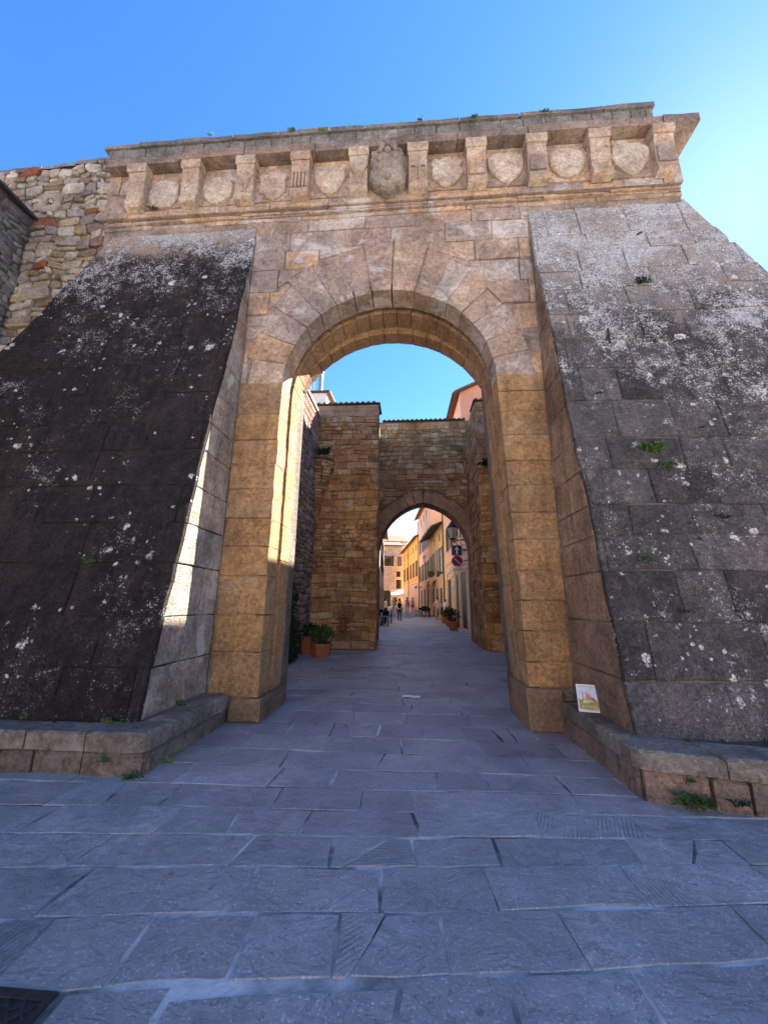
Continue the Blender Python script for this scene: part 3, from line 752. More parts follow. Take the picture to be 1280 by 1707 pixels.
# ---- shields
FS = Frame((0, YZ+.005, 0), (1, 0, 0), (0, 0, 1))
def shield(x, z, w, h, kind):
    if kind == 'heart':
        pts = [(0, -.5), (.22, -.36), (.40, -.12), (.47, .12), (.45, .32), (.30, .45), (.12, .46), (0, .44)]
    elif kind == 'round':
        pts = [(0, -.48), (.25, -.42), (.43, -.22), (.48, .05), (.42, .32), (.25, .46), (0, .5)]
    else:
        pts = [(0, -.5), (.20, -.40), (.30, -.26), (.42, -.20), (.46, 0), (.40, .14), (.47, .30), (.36, .42), (.2, .40), (.1, .48), (0, .45)]
    full = pts+[(-a, b) for a, b in pts[-2:0:-1]]
    poly = [(x+a*w*1.10+R.uniform(-.012, .012), z+b*h*1.06+R.uniform(-.012, .012)) for a, b in full]
    # domed in three rings
    v = []; n = len(poly)
    for sc, d in ((1, -.03), (1, .050), (.92, .075), (.55, .092)):
        v += [FS.at(x+(p[0]-x)*sc, z+(p[1]-z)*sc, d) for p in poly]
    v.append(FS.at(x, z, .096))
    f = [(r*n+i, r*n+(i+1)%n, (r+1)*n+(i+1)%n, (r+1)*n+i) for r in range(3) for i in range(n)]+[(3*n+i, 3*n+(i+1)%n, 4*n) for i in range(n)]
    sh = add('shield', v, f, 'sandstone_shield', gate, origin=(x, YZ, z))
    b = MB(); b.box(x-.36, x+.36, YZ-.012, YZ+.03, 8.46, 8.46+.62); 
    fr = b.add('backing_slab', 'sandstone_pink', sh)
    return sh
for x, z, w, h, k in [(-4.46, 8.70, .54, .62, 'round'), (-3.44, 8.70, .54, .60, 'round'), (-2.42, 8.72, .52, .62, 'scallop'), (-1.40, 8.76, .54, .66, 'heart'),
                      (.66, 8.76, .54, .66, 'scallop'), (1.67, 8.76, .60, .66, 'heart'), (2.69, 8.77, .54, .62, 'round'), (3.72, 8.77, .60, .68, 'heart')]:
    shield(x, z+.05, w, h, k)
# ---- crest with six balls in the middle
raw = [(470,130),(540,130),(575,190),(600,130),(665,125),(670,190),(725,250),(735,330),(720,420),(750,520),(745,610),(690,655),(645,650),(640,690),(575,715),(500,690),(480,640),(420,620),(385,570),(385,500),(415,450),(395,400),(385,340),(430,290),(385,280),(395,235),(440,240),(465,190)]
def cr(p): return (-.355+(p[0]-567)/6.4*.0108, 8.335+(715-p[1])/6.4*.0117)
poly = [cr(p) for p in raw][::-1]
if area(poly) < 0: poly = poly[::-1]
n = len(poly); cxm, czm = -.355, 8.86
v = []
for sc, d in ((1, -.02), (1, .15), (.95, .195), (.86, .16), (.58, .20), (.3, .215)): v += [FS.at(cxm+(p[0]-cxm)*sc, czm+(p[1]-czm)*sc, d) for p in poly]
v.append(FS.at(cxm, czm, .218))
f = [(r*n+i, r*n+(i+1)%n, (r+1)*n+(i+1)%n, (r+1)*n+i) for r in range(5) for i in range(n)]+[(5*n+i, 5*n+(i+1)%n, 6*n) for i in range(n)]
crest = add('crest', v, f, 'stone_crest', gate, origin=(cxm, YZ, czm))
for p in ((565,262),(642,335),(625,455),(565,577),(490,470),(487,360)):
    a = cr(p); m = MB(); m.ball((a[0], YZ-.20, a[1]), .064, 10, 7); m.add('ball', 'stone_crest', crest, smooth=True)
for sx in (-1, 1):
    m = MB(); m.tube([(cxm+sx*.09, YZ-.17, 9.36), (cxm+sx*.10, YZ-.20, 9.28), (cxm+sx*.12, YZ-.19, 9.16)], [.06, .065, .05], 8); m.add('scroll', 'stone_crest', crest, smooth=True)

# ---- buttresses: battered fronts
BK = .178; Z0 = .34; ZT = 8.12
def by(z): return 3.955+(z-Z0)*BK
nb = Vector((0, -1, BK)).normalized(); vb = Vector((0, BK, 1)).normalized(); LV = math.sqrt(1+BK*BK)
def buttress(side, mat, matside, seed, gap, wmin, wmax, hmin, hmax, proudv):
    R = random.Random(seed)
    xi = XL if side < 0 else XR
    def xo(z): return (-5.36-(8.12-z)*.385) if side < 0 else (4.56+(8.12-z)*.335)
    e = .02
    s_ = side
    xa = xi+s_*e
    A = [(xa, by(-.3)+.02, -.02), (xo(-.3)-s_*.10, by(-.3)+.02, -.02), (xo(-.3)-s_*.10, 6.4, -.02), (xa, 6.4, -.02)]
    A[0] = (xa, by(-.02)+.02, -.02); A[1] = (xo(-.02)-s_*.10, by(-.02)+.02, -.02)
    B = [(xa, by(ZT)+.02, ZT), (xo(ZT)-s_*.10, by(ZT)+.02, ZT), (xo(ZT)-s_*.10, 6.4, ZT), (xa, 6.4, ZT)]
    f = [(0,1,2,3), (7,6,5,4), (0,4,5,1), (1,5,6,2), (2,6,7,3), (3,7,4,0)]
    core = add('buttress', A+B, f, mat if side < 0 else 'mortar_rubble', gate, origin=(xi, by(0), 0))
    F = Frame((0, by(Z0)+.02, Z0), (1, 0, 0), vb, nb)
    vs = levels(R, 0, (ZT-Z0)*LV, hmin, hmax)
    if side < 0: q0 = courses(R, -8.6, xi, vs, wmin, wmax, .006, 1.1)
    else: q0 = courses(R, xi, 7.4, vs, wmin, wmax, .010, 1.1)
    polys = []
    k = .385 if side < 0 else .335
    for q in q0:
        # outer sloping end: x*side <= a - k*z   (z ~ Z0+v/LV)
        a = (5.36+8.12*.385) if side < 0 else (4.56+8.12*.335)
        lim = a-k*Z0+R.uniform(-.04, .05)
        q = clip(q, side, k/LV, lim)
        if len(q) > 2: polys.append(q)
    n = lay('stone', polys, F, mat, core, R, proud=.02, depth=.05, gap=gap, ch=.012, jit=.010, seg=.22, tilt=proudv)
    # inner side face: one or two stones a course, butting against the front stones
    FSi = Frame((xa, 0, 0), (0, 1, 0), (0, 0, 1), (-side, 0, 0))
    for v0, v1 in zip(vs[:-1], vs[1:]):
        z0, z1 = Z0+v0/LV, Z0+v1/LV
        y0, y1 = by(z0)+.055, by(z1)+.055
        if y1 > YF-.03: continue
        w = YF-y0
        cuts = [0, 1] if w < .55 else [0, R.uniform(.35, .65), 1]
        for c0, c1 in zip(cuts[:-1], cuts[1:]):
            poly = [(y0+(YF-y0)*c0, z0), (y0+(YF-y0)*c1, z0), (y1+(YF-y1)*c1, z1), (y1+(YF-y1)*c0, z1)]
            b = block(poly, FSi, R, proud=.018+R.uniform(-.006, .004), depth=.04, gap=.012, ch=.010, jit=.008, seg=.25)
            if b: add('stone', b[0], b[1], matside, core)
    return core
buttress(-1, 'crust_black', 'buttress_side_pale', 11, .004, .55, 1.05, .40, .62, .001)
buttress(1, 'crust_grey', 'buttress_side_tan', 12, (.003, .017), .45, 1.05, .36, .62, .010)

# iron cramps let into the buttress faces
def cramp(x, z, lx, lz):
    a = Vector((x, by(z)-.012, z)); b = Vector((x+lx, by(z+lz)-.012, z+lz)); m = MB(); m.tube([a+Vector((0, .04, 0)), a, (a+b)/2+Vector((0, -.006, 0)), b, b+Vector((0, .04, 0))], .014, 6); m.add('iron_cramp', 'iron_rust', gate)
cramp(-3.43, 4.72, .04, .24); cramp(2.72, 5.0, .03, .26); cramp(3.62, 7.25, .07, .05)

# ------------------------------------------------------------------ stone benches at the feet of the buttresses
def bench(side, label):
    R = random.Random(21+side)
    xi = -2.38 if side < 0 else 1.80
    ztop, zm = (.35, .19) if side < 0 else (.38, .23)
    slope = 0.0 if side < 0 else -.20
    def yf(x): return 3.66+.0*x if side < 0 else 3.60+slope*(x-xi)
    t = thing('stone_bench', (xi, 4.4, 0), label, 'bench', 'stone ledges beside the gate')
    s_ = side; xe = xi+s_*5.6
    # core
    poly = [(xi+s_*.03, yf(xi)+.04), (xe, yf(xe)+.04), (xe, 5.6), (xi+s_*.03, 5.33)]
    if side < 0: poly = poly[::-1]
    m = MB(); m.prism(poly, 'z', -.02, ztop-.03); core = m.add('bench_core', 'mortar_dark', t)
    def row(z0, z1, ins, ov, mat, lo, hi, depth_in):
        F = Frame((0, 0, z0), (1, 0, 0), (0, 1, 0))
        h = z1-z0
        cw = R.uniform(.45, .6)     # corner stone
        xc = xi-s_*ov
        rad_ = .10
        cpts = [(xc, yf(xi)-ov+rad_), (xc+s_*rad_*.3, yf(xi)-ov+rad_*.3), (xc+s_*rad_, yf(xi)-ov), (xc+s_*cw, yf(xi+s_*cw)-ov), (xc+s_*cw, yf(xi)+depth_in), (xc, yf(xi)+depth_in)]
        def put(pts):
            b = block(pts, F, R, proud=h+R.uniform(-.012, .006), depth=0, gap=R.uniform(.008, .024), ch=R.uniform(.015, .032), jit=.016, seg=.16, tilt=.012)
            if b: add('stone', b[0], b[1], mat, core)
        put(cpts)
        x = cw
        while x < 4.6:          # along the front
            w = R.uniform(lo, hi); a, b = xc+s_*x, xc+s_*(x+w)
            put([(a, yf(a)-ov), (b, yf(b)-ov), (b, yf(b)+depth_in), (a, yf(a)+depth_in)]); x += w
        y = yf(xi)+depth_in
        while y < 5.22:         # along the passage
            w = R.uniform(lo*.7, hi*.8); y2 = min(y+w, 5.24); y2 = 5.24 if 5.24-y2 < .15 else y2
            put([(xc, y), (xc+s_*depth_in, y), (xc+s_*depth_in, y2), (xc, y2)]); y = y2
    row(zm, ztop, 0, .015, 'stone_bench_top', .40, .85, .42)
    row(-.01, zm, .02, 0, 'stone_bench_dark' if side < 0 else 'stone_bench_low', .22, .50, .36)
    return t
bench(-1, 'low grey stone ledge with rounded corner below the black-crusted buttress')
bench(1, 'low reddish stone ledge below the grey lichened buttress, guidebook standing on it')

# ------------------------------------------------------------------ rubble town wall on the left
rw = thing('rubble_wall', (-7.2, 5.5, 0), 'rough town wall of mixed pale rubble and brick beside the gate', 'wall')
def rtop(x): return 10.02+(x+8.5)*.075 if x > -8.5 else 10.02
m = MB(); m.prism([(-11.5, -.02), (-5.58, -.02), (-5.58, 10.20), (-8.5, 9.98), (-11.5, 9.90)], 'y', 5.50, 6.5)
rc = m.add('wall_core', 'mortar_rubble', rw)
RB = random.Random(33)
def rubble(R, u0, u1, v0, v1, hmin, hmax, ar0, ar1):
    """coursed rubble: uneven rows, some split in two thin stones, five to seven corners each"""
    out = []; vs = levels(R, v0, v1, hmin, hmax)
    for a, b in zip(vs[:-1], vs[1:]):
        u = u0-R.uniform(0, .2); h = b-a
        while u < u1:
            w = h*R.uniform(ar0, ar1); cells = [(u, u+w, a, b)]
            if R.random() < .22 and h > .12: t = a+h*R.uniform(.35, .65); cells = [(u, u+w, a, t), (u, u+w, t, b)]
            for (x0, x1, y0, y1) in cells:
                if x0 < u0 or x1 > u1+.1: 
                    x0 = max(x0, u0); x1 = min(x1, u1)
                if x1-x0 < .05: continue
                c = min(x1-x0, y1-y0)*.36
                q = []
                for (px, py, sx, sy) in ((x0, y0, 1, 1), (x1, y0, -1, 1), (x1, y1, -1, -1), (x0, y1, 1, -1)):
                    k1, k2 = R.uniform(.15, 1)*c, R.uniform(.15, 1)*c
                    pa, pb = (px+sx*k1, py), (px, py+sy*k2)
                    q += [pb, pa] if (sx == sy) else [pa, pb]
                out.append([warp(px, py, .034, 2.3) for px, py in q])
            u += w
    return out
FR = Frame((0, 5.50, 0), (1, 0, 0), (0, 0, 1))
polys = []
for q in rubble(RB, -9.2, -5.60, 4.3, 10.15, .09, .24, .9, 2.3):
    cx = sum(p[0] for p in q)/len(q); cz = sum(p[1] for p in q)/len(q)
    if cz > rtop(cx)-.06: continue
    if cx > -5.30-(8.12-cz)*.385+.25: continue
    polys.append(q)
def pick_rubble(r): return 'brick_red' if r.random() < .05 else 'rubble_pale'
print('rubble', lay('stone', polys, FR, 'rubble_pale', rc, RB, limit=300, smooth=False, pick=pick_rubble, proud=(.02, .07), depth=.03, gap=(.008, .034), ch=.016, jit=.012, seg=.3, bulge=.018, tilt=.12))
# ragged coping of thin stones along the top
x = -9.2; FRt = Frame((0, 0, 0), (1, 0, 0), (0, 1, 0))
while x < -5.65:
    w = RB.uniform(.18, .45); F = Frame((0, 0, rtop(x+w/2)-.05), (1, 0, 0), (0, 1, 0))
    v, f, _ = block([(x, 5.44), (x+w, 5.44), (x+w, 6.4), (x, 6.4)], F, RB, proud=RB.uniform(.07, .13), depth=.02, gap=.015, ch=.03, jit=.015, seg=.2, tilt=.03)
    add('stone', v, f, 'stone_grey', rc); x += w
# square stone with a round put-log hole
m = MB()
ring = [(-7.02+.10*math.cos(t), 9.12+.10*math.sin(t)) for t in [2*math.pi*i/12 for i in range(12)]]
sq = []
for i in range(12):
    t = 2*math.pi*i/12; k = .24/max(abs(math.cos(t)), abs(math.sin(t))); sq.append((-7.02+k*math.cos(t), 9.12+k*math.sin(t)))
v = [(x, 5.42, z) for x, z in sq]+[(x, 5.42, z) for x, z in ring]+[(x, 5.56, z) for x, z in sq]+[(x, 5.56, z) for x, z in ring]
f = []
for i in range(12):
    j = (i+1) % 12; f += [(i, j, 12+j, 12+i), (i, 24+i, 24+j, j), (12+i, 12+j, 36+j, 36+i)]
add('putlog_stone', v, f, 'rubble_side', rw)
# hidden lower stretch of the same wall needs no stones; the return wall coming forward at the far left
sw = thing('side_wall', (-7.5, 4.2, 0), 'dark slaty wall running forward from the rubble wall, narrow coping', 'wall')
m = MB(); m.box(-7.75, -7.32, 2.6, 5.50, -.02, 8.74); sc_ = m.add('wall_core', 'mortar_dark', sw)
FW = Frame((-7.32, 0, 0), (0, 1, 0), (0, 0, 1), (1, 0, 0))
RS = random.Random(5)
lay('stone', rubble(RS, 3.6, 5.44, 5.4, 8.72, .06, .17, 1.6, 4.0), FW, 'slate_stone', sc_, RS, smooth=True, proud=.035, depth=.02, gap=.010, ch=.018, jit=.006, seg=.4, bulge=.006, tilt=.08)
y = 3.2
while y < 5.45:
    w = RS.uniform(.3, .5); y2 = min(y+w, 5.46); m = MB(); m.box(-7.80, -7.24, y+.006, y2-.006, 8.745, 8.745+RS.uniform(.05, .07)); m.add('coping_slate', 'tile_dark', sw); y = y2
m = MB(); m.tube([(-7.20, 3.2, 8.70), (-7.20, 5.44, 8.70)], .028, 8); m.add('gutter_pipe', 'iron', sw)

# ------------------------------------------------------------------ courtyard between the gates
cl = thing('courtyard_wall', (-3.7, 9.8, 0), 'shaded rubble courtyard wall with herringbone brick top beside the outer gate', 'wall')
CX = -3.52
m = MB(); m.prism([(6.52, -.02), (13.40, -.02), (13.40, 8.55), (6.52, 8.55)][::-1], 'x', CX-.6, CX)
cc = m.add('wall_core', 'mortar_dark', cl)
FL = Frame((CX, 0, 0), (0, -1, 0), (0, 0, 1), (1, 0, 0))
RC = random.Random(41)
pol = rubble(RC, -13.38, -8.2, .0, 7.55, .14, .26, 1.1, 2.4)
lay('stone', pol, FL, 'rubble_side', cc, RC, limit=280, smooth=True, proud=.045, depth=.02, gap=.018, ch=.025, jit=.006, seg=.5, bulge=.012, tilt=.05)
# herringbone bricks in the top metre
for i in range(34):
    for j in range(7):
        yy = -13.3+i*.15; zz = 7.62+j*.13
        a = rad(45 if j % 2 else -45); c_, s_ = math.cos(a), math.sin(a)
        q = [(yy+dx*c_-dz*s_, zz+dx*s_+dz*c_) for dx, dz in ((-.085, -.026), (.085, -.026), (.085, .026), (-.085, .026))]
        b = block(q, FL, RC, proud=.02, depth=.02, gap=.008, ch=.005)
        if b: add('brick', b[0], b[1], 'brick_pink', cc)
m = MB(); m.box(CX-.65, CX+.06, 6.53, 13.39, 8.551, 8.63); m.add('coping', 'plaster_white', cl)
rwall = thing('courtyard_wall', (3.6, 10, 0), 'tall plain rubble wall closing the courtyard on the sunny side', 'wall')
m = MB(); m.box(3.30, 4.0, 6.52, 14.2, -.02, 8.66); rwc = m.add('wall_core', 'stone_house', rwall)
FL2 = Frame((3.30, 0, 0), (0, 1, 0), (0, 0, 1), (-1, 0, 0))
lay('stone', rubble(RC, 6.6, 13.5, .0, 8.62, .3, .5, 1.0, 2.0), FL2, 'rubble_brown', rwc, RC, limit=200, proud=.04, depth=.02, gap=.02, ch=.02, jit=.006, seg=.5)

# ------------------------------------------------------------------ the inner gate: two towers and a wall with a pointed arch
ig = thing('inner_gate', (.6, 15, 0), 'older brown rubble inner gate of two square towers joined by a pointed arch', 'gate')
RI = random.Random(52)
TX0, TX1, TY = -4.3, -1.22, 13.45
m = MB(); m.prism([(TX0, TY+.03), (TX1-.03, TY+.03), (-1.47, 16.6), (-1.47, 17.2), (TX0, 17.2)], 'z', -.02, 9.05); tl = m.add('tower', 'mortar_brown', ig)
m = MB(); m.box(2.47+.03, 3.30, 13.75+.03, 17.2, -.02, 9.22); tr = m.add('tower', 'mortar_brown', ig)
def irregular(R, u0, u1, v0, v1, h0, h1, a0, a1):
    """uneven courses; some stones are split in two, some corners knocked off"""
    out = []; vs = levels(R, v0, v1, h0, h1)
    for a, b in zip(vs[:-1], vs[1:]):
        u = u0-R.uniform(0, .25); h = b-a
        while u < u1:
            w = h*R.uniform(a0, a1)*R.choice((.6, 1, 1, 1.2)); x0, x1 = max(u, u0), min(u+w, u1)
            if x1-x0 > .06:
                cells = [(x0, x1, a, b)]
                k = R.random()
                if k < .20: t = a+h*R.uniform(.35, .65); cells = [(x0, x1, a, t), (x0, x1, t, b)]
                for (p0, p1, q0, q1) in cells:
                    c = min(p1-p0, q1-q0)*.22; q = []
                    for (px, py, sx, sy) in ((p0, q0, 1, 1), (p1, q0, -1, 1), (p1, q1, -1, -1), (p0, q1, 1, -1)):
                        if R.random() < .55: q.append((px+R.uniform(-.012, .012), py+R.uniform(-.012, .012)))
                        else:
                            k1, k2 = R.uniform(.2, 1)*c, R.uniform(.2, 1)*c; pa, pb = (px+sx*k1, py), (px, py+sy*k2); q += [pb, pa] if sx == sy else [pa, pb]
                    out.append([warp(x, y, .022, 1.5) for x, y in q])
            u += w
    return out
FT = Frame((0, TY+.03, 0), (1, 0, 0), (0, 0, 1))
tower_polys = irregular(RI, -3.62, TX1, .28, 8.55, .13, .32, 1.0, 2.4)
kw = dict(proud=(.015, .05), depth=.03, gap=(.006, .026), ch=.016, jit=.008, seg=.3, tilt=.06)
lay('stone', tower_polys, FT, 'rubble_brown', tl, RI, limit=180, **kw)
lay('stone', courses(RI, -3.62, TX1, [8.55, 8.78, 9.02], .5, 1.0), FT, 'voussoir_brown', tl, RI, proud=.022, depth=.03, gap=.006, ch=.006)
# eroded foot and a patch of exposed brick
polys = irregular(RI, -3.62, TX1, 0, .28, .24, .30, 2, 3.4)
lay('stone', polys, FT, 'voussoir_brown', tl, RI, proud=.06, depth=.03, gap=.02, ch=.03, jit=.01, seg=.3)
for j in range(9):
    for i in range(5):
        if abs(i-2+.3*math.sin(j*2.1))*1.0+abs(j-4)*.42 > 2.3: continue
        x = -2.42+(i-2)*.155+(j % 2)*.07; z = .82+(j-4)*.068
        b = block([(x, z), (x+.145, z), (x+.145, z+.058), (x, z+.058)], Frame((0, TY-.008, 0), (1,0,0), (0,0,1)), RI, proud=RI.uniform(.0, .02), depth=.04, gap=.008, ch=.006, tilt=.03)
        add('brick', b[0], b[1], 'brick_red', tl)
# side of the left tower seen edge-on
sp_ = Vector((-1.47-(TX1-.03), 16.6-TY-.03, 0)).normalized()
FTs = Frame((TX1-.03, TY+.03, 0), sp_, (0, 0, 1), (sp_.y, -sp_.x, 0))
lay('stone', irregular(RI, .03, 3.05, 0, 9.0, .30, .50, .9, 1.8), FTs, 'rubble_brown', tl, RI, limit=110, **kw)
# half-cone corbel in the corner of tower and courtyard wall
m = MB(); prof = [(.02, 3.9), (.10, 4.6), (.22, 5.3), (.36, 5.95), (.50, 6.45), (.54, 6.62), (.50, 6.72), (.10, 6.78)]
rows = []
for r, z in prof:
    rows.append([(-3.50+r*1.25*math.cos(t)*(1+RI.uniform(-.04, .04)), TY-.0-r*1.0*math.sin(t)*(1+RI.uniform(-.04, .04)), z+RI.uniform(-.02, .02)) for t in [-.2+(math.pi/2+.4)*i/8 for i in range(9)]])
v = [p for r_ in rows for p in r_]; f = [(i*9+j, i*9+j+1, (i+1)*9+j+1, (i+1)*9+j) for i in range(len(rows)-1) for j in range(8)]
cone = add('cone_corbel', v, f, 'rubble_cone', ig, smooth=False)
for zi in range(22):
    z = 4.15+zi*.115; r = .02
    for (ra, za), (rb, zb_) in zip(prof[:-1], prof[1:]):
        if za <= z <= zb_: r = ra+(rb-ra)*(z-za)/(zb_-za)
    nn_ = max(2, int(r*6)+1); ph = RI.uniform(0, .2)
    for k in range(nn_):
        t0 = -.1+ph*.3+(math.pi/2+.1)*k/nn_; t1 = t0+(math.pi/2+.1)/nn_; tm = (t0+t1)/2
        P = Vector((-3.50+r*1.25*math.cos(tm), TY-r*math.sin(tm), z)); nrm = Vector((math.cos(tm), -math.sin(tm), -.35)).normalized()
        U = Vector((0, 0, 1)).cross(nrm).normalized(); wdt = r*1.1*(t1-t0)/2
        if wdt < .03: continue
        b = block([(-wdt, -.055), (wdt, -.055), (wdt, .055), (-wdt, .055)], Frame(P, U, nrm.cross(U), nrm), RI, proud=RI.uniform(.005, .03), depth=.05, gap=.012, ch=.01, jit=.006)
        if b: add('stone', b[0], b[1], 'rubble_brown', cone)
# right tower: front and the side facing the passage
FTr = Frame((0, 13.75+.03, 0), (1, 0, 0), (0, 0, 1))
lay('stone', irregular(RI, 2.47, 3.30, 0, 9.2, .20, .40, 1.0, 2.0), FTr, 'rubble_brown', tr, RI, limit=90, **kw)
FTq = Frame((2.47+.03, 0, 0), (0, 1, 0), (0, 0, 1), (-1, 0, 0))
lay('stone', irregular(RI, 13.8, 16.5, 0, 9.2, .24, .42, 1.0, 2.0), FTq, 'rubble_brown', tr, RI, limit=130, **kw)
# curtain wall with the pointed arch
LY = 16.52; AC, AW, AR, AO, AZ = .52, 1.97, 2.32, .35, 3.59
def pointed(r, n=12):
    """left springing to right springing, radius r about the two offset centres"""
    L = []; th = math.acos(AO/r)
    for i in range(n+1): a = math.pi-(math.pi-(math.pi-th))*i/n; L.append((AC+AO+r*math.cos(a), AZ+r*math.sin(a)))
    return L, [(2*AC-x, z) for x, z in L[::-1]]
Lp, Rp = pointed(AR)
inner = Lp+Rp[1:]
out = [(TX1-.4, -.02), (AC-AW, -.02)]+inner+[(AC+AW, -.02), (2.9, -.02), (2.9, 9.82), (TX1-.4, 9.82)]
m = MB(); m.prism(out, 'y', LY+.03, 17.35); cw_ = m.add('arch_wall', 'mortar_brown', ig)
FLt = Frame((0, LY+.03, 0), (1, 0, 0), (0, 0, 1))
RV = AR+.62
for sgn in (1, -1):
    n = 10; th = math.acos(AO/AR)
    for i in range(n):
        a0, a1 = math.pi-th*i/n, math.pi-th*(i+1)/n
        ro = AR+.55+RI.uniform(-.06, .1)
        pts = [(AC+AO+r*math.cos(a), AZ+r*math.sin(a)) for r, a in ((AR+.01, a0), (ro, a0), (ro, a1), (AR+.01, a1))]
        pts = [p for p in pts]
        pts = clip(pts, 1, 0, AC)
        if sgn < 0: pts = [(2*AC-x, z) for x, z in pts]
        if len(pts) < 3: continue
        b = block(pts, FLt, RI, proud=.035, depth=.25, gap=.016, ch=.012, jit=.005, seg=.4)
        if b: add('voussoir', b[0], b[1], 'voussoir_brown', cw_)
polys = []
for q in irregular(RI, TX1-.35, 2.5, 3.0, 9.75, .17, .32, 1.1, 2.4):
    cx = sum(p[0] for p in q)/len(q); cz = sum(p[1] for p in q)/len(q)
    ox = AC+AO if cx < AC else AC-AO
    d = math.hypot(cx-ox, cz-AZ)
    if cz < AZ: continue
    if d < RV-.12: continue
    nx, nz_ = (cx-ox)/d, (cz-AZ)/d
    q = clip(q, -nx, -nz_, -(RV+nx*ox+nz_*AZ))
    if len(q) > 2: polys.append(q)
lay('stone', polys, FLt, 'rubble_brown', cw_, RI, limit=220, **kw)
# tiled copings of towers and wall
def tile_coping(x0, x1, y, z, name='coping_tile'):
    m = MB(); m.box(x0, x1, y-.07, y+.9, z, z+.03); c = m.add('coping', 'tile_dark', ig)
    k = 0; x = x0+.1
    while x < x1-.05:
        t = MB(); pts = [(x+.07*math.cos(a), z+.031+.042*math.sin(a)) for a in [math.pi*i/6 for i in range(7)]]
        t.prism(pts[::-1], 'y', y-.10, y+.9); t.add(name, 'roof_tile', c); x += .215
tile_coping(TX0, TX1+.05, TY, 9.06)
tile_coping(TX1-.1, 2.5, LY, 9.83)
tile_coping(2.42, 3.35, 13.75, 9.23)

# ------------------------------------------------------------------ street houses beyond the inner gate
def house(name, label, p0, p1, zb, h, depth, mat, group='houses along the street', roof='roof_tile', eave=.5, side=1, roof_rise=1.6, base=None):
    """p0 near end, p1 far end of the street front; the body lies on the +side of the line (1 = right of the street)"""
    P0, P1 = Vector((*p0, 0)), Vector((*p1, 0)); d = (P1-P0); L = d.length; d.normalize(); n = Vector((d.y, -d.x, 0))*side
    z0 = min(street_z(p0[1]), street_z(p1[1]))-.3 if zb is None else zb
    t = thing(name, (P0.x, P0.y, street_z(p0[1])), label, 'house', group)
    def at(s_, out, z): return P0+d*s_-n*out+Vector((0, 0, z))
    c = [at(0, 0, 0), at(L, 0, 0), at(L, -depth, 0), at(0, -depth, 0)]
    v = [Vector((q.x, q.y, z0)) for q in c]+[Vector((q.x, q.y, h)) for q in c]
    f = [(0,1,5,4), (1,2,6,5), (2,3,7,6), (3,0,4,7), (4,5,6,7)]
    # gable triangles
    rm = roof_rise
    g0 = at(0, -depth/2, h+rm); g1 = at(L, -depth/2, h+rm); v += [g0, g1]; f += [(7, 4, 8), (5, 6, 9)]
    w = add('wall', v, f, mat, t)
    # roof with overhang
    e = eave; k = rm/(depth/2)
    A0, A1 = at(-.25, e, h-e*k+.02), at(L+.25, e, h-e*k+.02); B0, B1 = at(-.25, -depth/2, h+rm+.02), at(L+.25, -depth/2, h+rm+.02); C0, C1 = at(-.25, -depth-e, h-e*k+.02), at(L+.25, -depth-e, h-e*k+.02)
    T = Vector((0, 0, .14)); rv = [A0, A1, B1, B0, C0, C1]; rv = rv+[q+T for q in rv]
    rf = [(0,1,2,3)[::-1], (3,2,5,4)[::-1], (6,7,8,9), (9,8,11,10), (0,1,7,6), (4,10,11,5), (0,6,9,3), (3,9,10,4), (1,2,8,7), (2,5,11,8)]
    ro = add('roof', rv, rf, roof, t)
    H = dict(t=t, at=at, L=L, d=d, n=n, wall=w, roof=ro, h=h)
    # gutter along the eave
    m = MB(); m.tube([at(-.2, e+.05, h-e*k+.03), at(L+.2, e+.05, h-e*k+.03)], .06, 6); m.add('gutter', 'tile_dark', ro)
    return H
def quadbox(H, s0, s1, z0, z1, o0, o1):
    at = H['at']; v = [at(s, o, z) for z in (z0, z1) for s, o in ((s0, o0), (s1, o0), (s1, o1), (s0, o1))]
    return [tuple(q) for q in v], [(0,3,2,1),(4,5,6,7),(0,1,5,4),(1,2,6,5),(2,3,7,6),(3,0,4,7)]
def window(H, s, z, w, h, shut='shutter_brown', open_=True, frame='plaster_cream', arched=False):
    """recess lined by a frame, dark pane, sill and a pair of shutters"""
    v, f = quadbox(H, s-w/2, s+w/2, z, z+h, -.04, .012); o = add('window', v, f, 'dark_glass', H['t'])
    m = MB()
    for a in ((s-w/2-.09, s-w/2, z-.02, z+h+.09), (s+w/2, s+w/2+.09, z-.02, z+h+.09), (s-w/2, s+w/2, z+h, z+h+.09)):
        m.put(*quadbox(H, *a, -.02, .022))
    m.add('frame', frame, o)
    m = MB(); m.put(*quadbox(H, s-w/2-.14, s+w/2+.14, z-.13, z-.022, -.02, .045)); m.add('sill', frame, o)
    m = MB(); m.put(*quadbox(H, s-.02, s+.02, z, z+h, .014, .03)); m.put(*quadbox(H, s-w/2, s+w/2, z+h*.6, z+h*.6+.04, .014, .03)); m.add('glazing_bar', 'door_dark', o)
    if shut:
        for sg in (-1, 1):
            m = MB()
            if open_: a, b = sorted((s+sg*(w/2+.02), s+sg*(w/2+w*.36))); m.put(*quadbox(H, a, b, z, z+h, .023, .045))
            else: a, b = sorted((s+sg*.01, s+sg*w/2)); m.put(*quadbox(H, a, b, z, z+h, .032, .05))
            m.add('shutter', shut, o)
    return o
